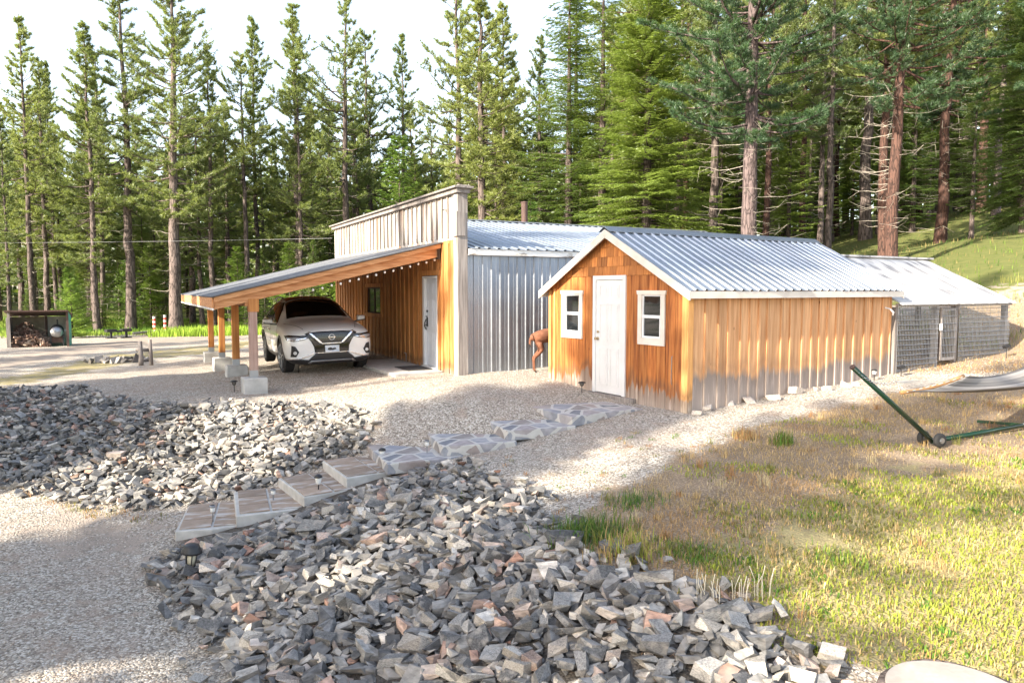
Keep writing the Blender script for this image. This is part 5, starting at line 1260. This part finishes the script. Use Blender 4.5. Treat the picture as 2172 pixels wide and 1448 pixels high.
def grass():
    g=Geo()
    def put(q,h,w,tone,lean=.5): 
        if len(q): g.add(*blades(q,h,w,tone,lean))
    T=lambda k: np.array(TONES[k])
    # dry lawn
    q=inpoly_sample(LAWN,340000); m=soft(q,LAWN,.5); q=q[RG.random(len(q))<m*.95]; d=np.hypot(q[:,0],q[:,1]); q=q[RG.random(len(q))<np.clip(6/d,0,1)]
    v=vnoise(q,1.7,1); v2=vnoise(q,3.5,2); gr=soft(q,GREENP,1.0)
    green=(v2+gr*.85-.40+RG.normal(0,.12,len(q)))>0.0; bare=(vnoise(q,2.6,9)+RG.normal(0,.22,len(q)))<-.13; 
    a=q[~green&~bare]; tone=T('straw')[None]*(1-.5*(vnoise(a,2.2,3)[:,None]>0.1))+T('rust')[None]*(.5*(vnoise(a,2.2,3)[:,None]>0.1)); put(a,.062,.0028,tone*RG.uniform(.6,1.35,(len(a),1)),1.2)
    a=q[green&(RG.random(len(q))<.95)]; tt=np.where((vnoise(a,2.4,5)+RG.normal(0,.2,len(a)))[:,None]>.0,T('lime')[None],T('olive')[None]); tt=np.where(RG.random(len(a))[:,None]<.26,T('straw')[None]*RG.uniform(.7,1.3,(len(a),1)),tt); put(a,.060,.0055,tt,1.0)
    # leafy low clumps
    cl=inpoly_sample(GREENP,620); cl=cl[vnoise(cl,3.5,2)>-.05]
    for c in cl:
        n=RG.integers(14,34); put(c+RG.normal(0,.05,(n,2)),.06,.008,T('lime' if RG.random()<.5 else 'green'),1.0)
    # straw tufts
    cl=inpoly_sample(LAWN,420)
    for c in cl:
        n=RG.integers(10,30); k=RG.choice(['straw','pale','rust','olive'],p=[.4,.2,.2,.2]); put(c+RG.normal(0,.03,(n,2)),RG.uniform(.08,.17),.003,T(k),.8)
    cl=inpoly_sample(LAWN,700); cl=cl[vnoise(cl,2.0,12)>-.2]
    for c in cl:
        n=RG.integers(6,16); k=RG.choice(['pale','straw','rust'],p=[.5,.35,.15]); put(c+RG.normal(0,.09,(n,2)),.11,.0022,T(k),1.4)
    # sparse weeds on the gravel by the lawn and along the bank foot
    fr=pp([(900,1000),(1100,960),(1500,905),(1560,940),(1300,1060),(1190,1130),(1100,1050)]); cl=inpoly_sample(fr,90)
    for c in cl: put(c+RG.normal(0,.03,(16,2)),.06,.003,T(RG.choice(['straw','rust','green','olive'])),.9)
    fr=pp([(30,1040),(230,1078),(400,1085),(300,1110),(120,1090)]); cl=inpoly_sample(fr,120)
    for c in cl: put(c+RG.normal(0,.06,(26,2)),.06,.004,T(RG.choice(['olive','straw','rust','straw'])),.9)
    q=inpoly_sample([(7.6,13.9),(9.2,13.3),(11.5,14.2),(14,12.5),(15,17),(12.5,19.5),(8.6,18.5)],9000); tt=np.where(RG.random(len(q))[:,None]<.6,T('straw')[None],T('rust')[None]); put(q,.10,.004,tt,1.2)
    me=g.mesh('lawn_grass'); o=link('lawn_grass',me,M['grass']); tag(o,'patchy dry and green grass covering the lawn','grass',kind='stuff')
    # far strip under the left forest
    g2=Geo()
    def put2(q,h,w,tone,lean=.4): g2.add(*blades(q,h,w,tone,lean))
    q=np.c_[RG.uniform(-48,2,46000),36.5+RG.random(46000)**1.3*24]; lim=39.5+1.6*np.sin(q[:,0]*.3); q=q[q[:,1]>lim+RG.normal(0,.6,len(q))]
    tt=np.where(vnoise(q,.35,4)[:,None]>0,np.array((.22,.30,.06))[None],np.array((.12,.22,.04))[None]); put2(q,.34,.022,tt)
    q=np.c_[RG.uniform(-19,-6,5000),RG.uniform(37.5,41,5000)]; put2(q,.5,.02,np.array((.28,.40,.06)))
    # right hillside
    q=inpoly_sample([(7.8,16),(12,17),(15,12),(24,10),(70,20),(70,70),(10,70),(4,40),(5,26)],60000); d=np.hypot(q[:,0],q[:,1]); q=q[RG.random(len(q))<np.clip(20/d,0,1)]
    q=q[(q[:,1]>18.5)|(RG.random(len(q))<.35)]
    tt=np.where((vnoise(q,.45,6)+RG.normal(0,.15,len(q)))[:,None]>.05,np.array((.13,.19,.04))[None],np.where(RG.random(len(q))[:,None]<.4,np.array((.24,.19,.08))[None],np.array((.07,.13,.03))[None])); put2(q,.17,.011,tt)
    # bank tufts by the run
    for (x,y) in [(2120,735),(2160,720),(2150,640),(2130,600),(2165,600),(1960,700),(2060,740),(2100,740),(2030,735)]:
        p=P(x,y); put2(np.array([p.x,p.y])+RG.normal(0,.14,(30,2)),.26,.006,T('olive')*1.3)
    me=g2.mesh('meadow_grass'); o=link('meadow_grass',me,M['grass']); tag(o,'tall green meadow grass on the hillside and under the forest edge','grass',kind='stuff')
    # individual tufts one can point at
    def tuft(px,py,n,h,sp,keys,label,w=.004,name='grass_tuft'):
        p=P(px,py); t=Geo()
        for k in keys: t.add(*blades(np.array([p.x,p.y])+RG.normal(0,sp,(n,2)),h,w,T(k),.8))
        o=link(name,t.mesh(name),M['grass']); tag(o,label,'grass tuft')
    tuft(1240,1140,260,.18,.18,['green','deep','olive'],'large blue green grass tuft at the right tip of the rock pile',.005)
    tuft(1330,1180,200,.20,.12,['straw','lime'],'golden yellow grass tuft right of the blue green one',.004)
    tuft(1345,1068,130,.11,.15,['deep','green'],'low dark green grass patch above the golden tuft')
    tuft(1660,945,90,.20,.07,['olive','green'],'upright olive tuft in the dry lawn left of the hammock stand')
    tuft(1580,930,80,.18,.09,['rust','straw'],'brown dry tuft in the lawn just left of the olive tuft')
    tuft(1780,1195,110,.09,.12,['lime','green'],'bright green low tuft in the middle of the lawn')
    tuft(1490,1185,80,.09,.12,['green','deep'],'small dark tuft below the brown patch near the rock pile')
    tuft(975,1055,40,.07,.03,['lime','green'],'tiny green sprout growing between the rocks',.006)
    tuft(1440,1175,60,.11,.1,['green','olive'],'low green tuft between the golden tuft and the lawn')
    # white dry stalks
    for (x,y,l) in [(1495,1285,'leftmost bunch of white dry stalks at the rock edge'),(1525,1290,'middle bunch of white dry stalks at the rock edge'),(1562,1290,'right bunch of white dry stalks at the rock edge'),(1612,1275,'rightmost taller white dry stalks in the bright grass')]:
        p=P(x,y); t=MB()
        for k in range(7):
            a=random.uniform(-.07,.07); b=random.uniform(-.05,.05); hh=random.uniform(.12,.26); t.tube([(a,b,-.02),(a*1.1,b,hh*.6),(a*1.1+random.uniform(-.04,.04),b,hh)],[.0015,.0022,.003],4)
        o=t.build('dry_stalks',M['deadwood'],None); o.location=p; o.data.materials[0]=flat('bleached_stalk',(.55,.50,.40),.9); tag(o,l,'dry plant')
grass()

# ================================================================== TREES
def rot_dirs(d): return d/(np.linalg.norm(d,axis=-1,keepdims=True)+1e-9)
def needles(g,C,D,k,L,w,spread=.75,r=None):
    n=len(C); d=rot_dirs(np.repeat(D,k,0)*1.0+RG.normal(0,spread,(n*k,3))); c=np.repeat(C,k,0)
    l=L*RG.uniform(.7,1.15,(n*k,1)); s=rot_dirs(np.cross(d,RG.normal(0,1,(n*k,3))))
    tone=np.repeat(RG.random(n)*.65 if r is None else r,k)+RG.random(n*k)*.35
    g.tris(c-s*w,c+s*w,c+d*l,tone)
def pine(H_,cb,Rm,r0,seed,k=12,nl=.22,nw=.017,step=.46,dens=1.0,dead=True,name='pine',up=.75,dn=1.0):
    rn=np.random.default_rng(seed); T=Geo(); Cw=Geo(); asym=rn.uniform(.1,.35); az0=rn.uniform(0,6.28)
    zs=np.linspace(-.6,H_,26); t=np.clip(zs/H_,0,1); wob=np.c_[np.cumsum(rn.normal(0,.035,26)),np.cumsum(rn.normal(0,.035,26))]
    rad=r0*(1-.93*t)**.85*(1+.35*np.exp(-np.clip(zs,0,9)/.5)); path=np.c_[wob,zs]; T.tube(path,rad,14,.5)
    def at(z): return np.array([np.interp(z,zs,path[:,0]),np.interp(z,zs,path[:,1]),z]),np.interp(z,zs,rad)
    z=H_*cb; TC=[];TD=[]
    while z<H_*.985:
        tt=(z-H_*cb)/(H_*(1-cb)); nb=rn.integers(3,6)
        for _ in range(nb):
            if rn.random()>dens: continue
            az=rn.uniform(0,2*np.pi); prof=min(1,.55+2.2*tt)*(1-tt)**.72; L=max(.25,Rm*prof*rn.uniform(.35,1.3)*(1+asym*np.cos(az-az0))); el=np.radians(-10+50*tt**.9+rn.normal(0,13))
            o,rr=at(z+rn.uniform(-.1,.1)); m=7; s=np.linspace(0,1,m); dirh=np.array([np.cos(az),np.sin(az)])
            hz=L*s*np.cos(el); vz=L*s*np.sin(el)+up*.22*L*s**2.2-.10*L*np.sin(np.pi*s)*(1-tt); bend=rn.normal(0,.10)*L*s**2
            pth=o+np.c_[dirh[0]*hz-dirh[1]*bend,dirh[1]*hz+dirh[0]*bend,vz]; T.tube(pth,np.linspace(max(.012,L*.018),.006,m),4,.3)
            nt=max(4,int(L*6.8)); ss=rn.uniform(.22 if L>1 else .1,1,nt)**.8
            for q in ss:
                b=np.array([np.interp(q,s,pth[:,i]) for i in range(3)]); dd=pth[min(m-1,int(q*(m-1))+1)]-pth[max(0,int(q*(m-1))-1)]; dd/=np.linalg.norm(dd)+1e-9
                sd=np.array([-dd[1],dd[0],0])*rn.choice([-1,1])*rn.uniform(.4,1.1)+dd*.7+np.array([0,0,rn.uniform(.0,.6)]); sd/=np.linalg.norm(sd)
                tl=rn.uniform(.15,.55)*min(1,L*.4)+.08; e=b+sd*tl; T.tube(np.array([b,(b+e)/2+[0,0,-.02],e]),[.008,.006,.004],3,.3)
                TC+= [e,b+sd*tl*.66,b+sd*tl*.33]; TD+=[sd+[0,0,.35],sd+[0,0,.3],sd+[0,0,.3]]
            TC.append(pth[-1]); TD.append(dd+[0,0,.3])
        z+=step*(1-.35*tt)*rn.uniform(.75,1.2)
    needles(Cw,np.array(TC),rot_dirs(np.array(TD)),k,nl,nw)
    D=Geo()
    if dead:
        z=H_*.10
        while z<H_*cb+1:
            az=rn.uniform(0,2*np.pi); L=rn.uniform(.4,1.0)*Rm*.55; o,rr=at(z); m=6; s=np.linspace(0,1,m)
            p=o+np.c_[np.cos(az)*L*s,np.sin(az)*L*s,-.25*L*s+.3*L*s**2+rn.normal(0,.03,m)]; D.tube(p,np.linspace(.018,.004,m),3,rn.random())
            for _ in range(rn.integers(2,6)):
                j=rn.integers(1,m); b=p[j]; v=rn.normal(0,1,3)*[1,1,.6]; v/=np.linalg.norm(v); l2=L*rn.uniform(.15,.4); D.tube(np.array([b,b+v*l2*.5+[0,0,-.03],b+v*l2+[0,0,-.1*l2]]),[.008,.005,.003],3,rn.random())
            z+=rn.uniform(.25,.6)*H_/20/dn
    return T.mesh(name+'_trunk'),Cw.mesh(name+'_crown'),(D.mesh(name+'_dead') if dead else None)
def fir(H_,cb,Rm,r0,seed,step=.22,nb=(4,7),lw=.020,ll=.15,droop=.35,dens=1,name='fir',twst=.13,kk=5):
    rn=np.random.default_rng(seed); T=Geo(); Cw=Geo(); zs=np.linspace(-.5,H_,18); t=np.clip(zs/H_,0,1)
    rad=r0*(1-.94*t)*(1+.3*np.exp(-np.clip(zs,0,9)/.5)); T.tube(np.c_[np.zeros((18,2)),zs],rad,12,.5)
    z=H_*cb; A=[];B=[];Cc=[];rr=[]
    while z<H_*.99:
        tt=(z-H_*cb)/(H_*(1-cb))
        for _ in range(rn.integers(*nb)):
            if rn.random()>dens: continue
            az=rn.uniform(0,2*np.pi); L=Rm*min(1,.6+2.5*tt)*(1-tt)**.80*rn.uniform(.6,1.12)+.12; m=7; s=np.linspace(0,1,m)
            e0=.35*tt+.05; vz=L*(e0*s-droop*(1-tt*.8)*s**1.6+.16*s**3.2); p=np.c_[np.cos(az)*L*s,np.sin(az)*L*s,z+vz]
            T.tube(p,np.linspace(max(.008,L*.013),.004,m),3,.3)
            n=max(4,int(L*.85/twst)); ss=np.linspace(.14,1,n)+rn.normal(0,.01,n); ss=np.clip(ss,.1,1)
            b=np.stack([np.interp(ss,s,p[:,i]) for i in range(3)],1); dh=np.array([np.cos(az),np.sin(az),0]); sd=np.array([-np.sin(az),np.cos(az),0])
            tone=rn.random()*.5
            for sg in (-1,1):
                tl=(.36*L*(1-ss)**.7+.16)*rn.uniform(.7,1.15,n); v=rot_dirs(sd*sg*1.0+dh*.75+np.array([0,0,1])*rn.uniform(-.35,.02,(n,1)))
                for q in range(kk):
                    f=(q+.5)/kk; c=b+v*(tl*f)[:,None]+np.c_[np.zeros((n,2)),-.10*tl*f*f]
                    for s2 in (-1,1):
                        w2=rot_dirs(v*.8+np.cross(v,[0,0,1])*s2*.75+np.array([0,0,1])*rn.uniform(-.5,.15,(n,1))); l2=ll*(1.15-.5*f)*rn.uniform(.7,1.2,(n,1)); pr=rot_dirs(np.cross(w2,rn.normal(0,.5,(n,3))+[0,0,1]))*lw
                        A.append(c-pr);B.append(c+pr);Cc.append(c+w2*l2); rr.append(tone+rn.random(n)*.5)
        z+=step*rn.uniform(.75,1.25)
    Cw.tris(np.concatenate(A),np.concatenate(B),np.concatenate(Cc),np.concatenate(rr))
    return T.mesh(name+'_trunk'),Cw.mesh(name+'_crown'),None
def proto(fn,bark_,leaf_,*a,**k):
    t,c,d=fn(*a,**k); t.materials.append(M[bark_]); c.materials.append(M[leaf_]); t.polygons.foreach_set('use_smooth',[True]*len(t.polygons))
    if d: d.materials.append(M['deadwood'])
    return (t,c,d,a[0])
PR={}
PR['pineA']=proto(pine,'bark','pine',20,.28,2.7,.24,1)
PR['pineB']=proto(pine,'bark','pine',20,.32,2.5,.20,2,dens=.85)
PR['pineC']=proto(pine,'bark','pine',20,.36,3.1,.27,3,dens=.9)
PR['pineD']=proto(pine,'bark','pine',20,.24,2.2,.18,4)
PR['pineE']=proto(pine,'bark','pine',21,.34,3.7,.34,5,nl=.22,up=1.0)
PR['pineG']=proto(pine,'bark','pine',20,.40,3.3,.26,31,dens=.75,up=.9)
PR['pineH']=proto(pine,'bark','pine',20,.28,2.8,.22,32,dens=.9,up=.6)
PR['pineI']=proto(pine,'bark','pine',19,.52,2.9,.24,33,dens=.8)
PR['pineF']=proto(pine,'barkred','pine',24,.42,4.2,.30,6,dn=1.6)
PR['bigA']=proto(pine,'barkbig','bluepine',27,.33,5.6,.46,7,k=16,nl=.26,nw=.014,step=.42,up=.4,dn=2.2)
PR['bigB']=proto(pine,'barkred','bluepine',26,.36,5.2,.38,8,k=14,nl=.25,nw=.014,up=.5,dn=2.5)
PR['firA']=proto(fir,'bark','fir',17,.06,2.9,.22,11,step=.24)
PR['firB']=proto(fir,'bark','fir',14,.04,2.3,.16,12,step=.22)
PR['firC']=proto(fir,'bark','fir',18,.16,2.6,.22,13,step=.28,dens=.85)
PR['firBig']=proto(fir,'bark','fir',24,.04,4.6,.34,14,step=.20,nb=(5,8),twst=.12,ll=.18,lw=.022,kk=6,droop=.5)
PR['young']=proto(fir,'bark','youngfir',4.2,.05,1.35,.06,15,step=.15,twst=.09,ll=.12,lw=.018,kk=4,droop=.15)
PR['youngB']=proto(fir,'bark','youngfir',7.5,.05,1.8,.09,16,step=.19,twst=.11,ll=.13,lw=.020,kk=4,droop=.2)
ntree=[0]
def tree(kind,x,y,h=None,name=None,label=None,cat='tree',group=None,sx=1.0,rz=None,tilt=(0,0),z=None):
    t,c,d,h0=PR[kind]; s=(h or h0)/h0; nm=name or ('fir_tree' if kind[:3] in('fir','you') else 'pine_tree')
    r=empty(nm,(x,y,(H(x,y) if z is None else z)-.05)); r.rotation_euler=(tilt[0],tilt[1],random.random()*6.28 if rz is None else rz); r.scale=(s*sx,s*sx,s)
    o=bpy.data.objects.new('trunk',t); col.objects.link(o); o.parent=r; o=bpy.data.objects.new('crown',c); col.objects.link(o); o.parent=r
    if d is not None: o=bpy.data.objects.new('dead_branches',d); col.objects.link(o); o.parent=r
    tag(r,label,cat,group); ntree[0]+=1; return r
def TX(px,Y): return (px-1086)/1541*Y
def topH(py,x,Y): return CAMZ+(616-py)/1541*Y-H(x,Y)
named=[ # px, depth, kind, top py, label, sx
 (68,44,'pineB',45,'slim pine behind the firewood shelter, leftmost tall top against the sky',1.05),
 (20,41,'pineD',250,'shorter pine at the left edge of the photo',1.0),
 (203,43,'pineD',60,'sunlit yellow green pine between the firewood shelter and the black rack',1.25),
 (275,44,'pineC',-30,'tall thick-trunked pine behind the black steel rack',1.1),
 (370,42,'pineE',-45,'broad pine with long upturned limbs right behind the striped posts',1.1),
 (548,50,'pineD',45,'narrow pointed pine above the middle of the carport roof',1.0),
 (522,48,'pineI',120,'pine just left of the narrow pointed one above the carport',.9),
 (638,49,'pineH',28,'dense pointed pine above the parked car',1.15),
 (742,47,'pineG',-5,'open-limbed pine above the left end of the false front',1.0),
 (785,54,'pineG',78,'thin pine just behind the open-limbed one',1.0),
 (858,53,'pineB',82,'pine above the middle of the false front with sky on both sides',1.0),
 (970,43,'pineC',-60,'tall pine with sparse left limbs behind the top corner of the false front',1.0),
 (1020,40,'pineA',-40,'dense broad pine right of the false front corner',1.35),
 (1070,46,'pineD',20,'pointed pine filling the gap before the dark firs',1.2),
 (1205,36,'firA',-60,'drooping dark fir behind the workshop roof ridge',1.25),
 (1370,31,'firBig',-160,'huge dark drooping fir behind the shed gable',1.1),
 (1275,35,'firC',-120,'tall fir between the two drooping dark firs',1.2),
 (1590,26,'bigA',-420,'massive pine with plated purple grey trunk behind the shed roof',1.0),
 (1512,37,'pineC',-200,'dark narrow trunked pine left of the massive pine',1.0),
 (1622,34,'pineF',-200,'slender pine close behind the massive pine',.8),
 (1893,24.5,'bigB',-430,'leaning red barked pine rising behind the run roof',.9),
 (1868,27,'pineF',-300,'second red barked pine touching the leaning one',1.0),
 (1990,35,'bigB',-250,'thick reddish trunk pine on the grassy slope',1.05),
 (1700,40,'pineF',-120,'thin red trunked pine between the massive and the leaning pines',.9),
 (1752,38,'pineC',-150,'dark trunked pine on the slope right of the thin red one',.8),
 (2055,34,'firC',140,'fir with light green boughs on the right slope',1.15),
 (2105,40,'pineC',-150,'dark pine near the right edge of the photo',1.0),
 (2290,25,'bigA',-500,'overhanging big pine just beyond the right edge of the photo',.9),
 (2165,30,'firBig',-250,'dark drooping fir at the right edge of the photo',.8),
 (1930,42,'firA',90,'dark fir filling the gap between the red barked trunks',1.1),
 (150,37.5,'young',588,'small bright young fir beside the firewood shelter',1.1),
 (505,45,'youngB',520,'bright young fir seen above the low end of the carport roof',1.1),
 (1125,30,'youngB',425,'young fir poking above the workshop ridge near the stovepipe',1.0),
 (850,46,'youngB',290,'yellow green young fir behind the false front',1.0),
]
for px,Y,kind,py,lab,sx in named:
    x=TX(px,Y); h=max(3,topH(py,x,Y)); tree(kind,x,Y,h,label=lab,sx=sx*(1 if h<25 else .9))
rn=random.Random(21); placed=[(TX(n[0],n[1]),n[1]) for n in named]
def clear(x,y,d): return all((x-a)**2+(y-b)**2>d*d for a,b in placed)
def fill(n,xr,yr,kinds,hr,dmin,label,group,cond=lambda x,y:True,nm=None):
    k=0;tries=0
    while k<n and tries<n*60:
        tries+=1; x=rn.uniform(*xr); y=rn.uniform(*yr)
        u,v,f=toPX(x,y,H(x,y)+3)
        if f<0 or not(-160<u<2330) or not clear(x,y,dmin) or not cond(x,y): continue
        kd=rn.choice(kinds); tree(kd,x,y,rn.uniform(*hr),label=label,group=group,name=nm,sx=rn.uniform(.9,1.2)); placed.append((x,y)); k+=1
lft=lambda x,y: x<y*.02 or y>50
fill(62,(-40,3),(46,62),['pineB','pineD','pineA','pineC','pineG','pineH','pineI'],(12,18.5),1.9,'grey trunked pine in the band of forest beyond the gravel drive','pines beyond the gravel drive')
fill(36,(-38,6),(47,66),['firB','firC','firA'],(7,13),1.9,'dark fir among the pines beyond the gravel drive','firs beyond the gravel drive')
fill(18,(-33,0),(42.5,52),['youngB','young','firB'],(3.0,6.5),1.2,'low fir of the undergrowth at the left forest edge','low firs at the left forest edge')
fill(30,(-60,20),(60,84),['pineB','firC','firA','pineA'],(15,20),2.6,'distant conifer deep in the left forest','distant conifers of the left forest',nm='conifer_tree')
fill(40,(2,36),(40,64),['pineC','pineF','pineB','firC'],(17,25),2.4,'tall dark trunked conifer on the slope behind the sheds','tall conifers on the slope',nm='conifer_tree',cond=lambda x,y:x>y*.08)
fill(34,(4,36),(36,60),['firA','firB','firC'],(7,13),2.0,'mid height fir on the slope behind the sheds','mid height firs on the slope',cond=lambda x,y:x>y*.08 and not (x>y*.44 and y<44))
fill(34,(8,75),(60,100),['firC','firA','pineC','pineF'],(16,24),3.0,'distant conifer deep in the right forest','distant conifers of the right forest',nm='conifer_tree')
# trees beyond the frame, left of and behind the camera, that shade the yard
for (x,y,k,h,sx) in SHADE: tree(k,x,y,h,sx=sx,label='conifer standing left of and behind the viewpoint',group='conifers shading the yard',name='conifer_tree')
print('trees',ntree[0])
# far mass of forest closing the view
def far_forest():
    g=Geo(); n=260
    for k in range(n):
        a=-.95+1.9*(k+.5)/n+RG.normal(0,.004); r=RG.uniform(92,128); x,y=r*math.sin(a),r*math.cos(a); h=RG.uniform(13,19)
        z0=H(x,y); m=260; t=RG.random(m)**.8; rad=(1-t)*2.6*RG.uniform(.4,1,m)+.1; az=RG.uniform(0,6.28,m); C=np.c_[x+np.cos(az)*rad,y+np.sin(az)*rad,z0+.5+t*(h-.5)]
        d=rot_dirs(np.c_[np.cos(az),np.sin(az),RG.uniform(-.6,.1,m)]); s=rot_dirs(np.cross(d,RG.normal(0,1,(m,3))))*.32
        g.tris(C-s,C+s,C+d*1.1,RG.random(m)); g.tube(np.array([[x,y,z0-.5],[x,y,z0+h*.9]]),[.2,.03],5,.0)
    o=link('far_forest',g.mesh('far_forest'),M['fir']); tag(o,'far mass of forest behind the nearer trunks','forest',kind='stuff')
far_forest()
# ================================================================== LIGHT
def light():
    az_to=math.degrees(math.atan2(SUNV[1],SUNV[0])); el=SUN_EL
    wd=bpy.data.worlds.new('World'); scene.world=wd; wd.use_nodes=True; nt=wd.node_tree
    bg=nt.nodes['Background']; sk=nt.nodes.new('ShaderNodeTexSky'); sk.sky_type='NISHITA'; sk.sun_disc=False
    sk.sun_elevation=R(el); sk.sun_rotation=math.atan2(SUNV[0],SUNV[1]); sk.air_density=1.0; sk.dust_density=1.3; sk.ozone_density=1.0
    hs=nt.nodes.new('ShaderNodeHueSaturation'); hs.inputs['Saturation'].default_value=.80; nt.links.new(sk.outputs[0],hs.inputs['Color']); mx=nt.nodes.new('ShaderNodeMix'); mx.data_type='RGBA'; mx.blend_type='MULTIPLY'; mx.inputs[0].default_value=1; mx.inputs[7].default_value=(1.08,1.0,.925,1); nt.links.new(hs.outputs[0],mx.inputs[6]); nt.links.new(mx.outputs[2],bg.inputs[0]); bg.inputs[1].default_value=SKY_S
    ld=bpy.data.lights.new('sun','SUN'); ld.energy=SUN_S; ld.angle=R(.5); ld.color=(1,.91,.76)
    lo=bpy.data.objects.new('sun',ld); col.objects.link(lo)
    d=Vector((SUNV[0]*math.cos(R(el)),SUNV[1]*math.cos(R(el)),math.sin(R(el))))
    lo.rotation_euler=d.to_track_quat('Z','Y').to_euler(); lo.location=d*60
    vs=scene.view_settings; vs.view_transform='Standard'; vs.look='None'; vs.exposure=EXPO; vs.gamma=1
    scene.cycles.max_bounces=8; scene.cycles.transparent_max_bounces=8; scene.cycles.use_denoising=True
SUNV=(-.78,-.625); SUN_EL=27; SUN_S=4.2; SKY_S=.15; EXPO=1.98
light()
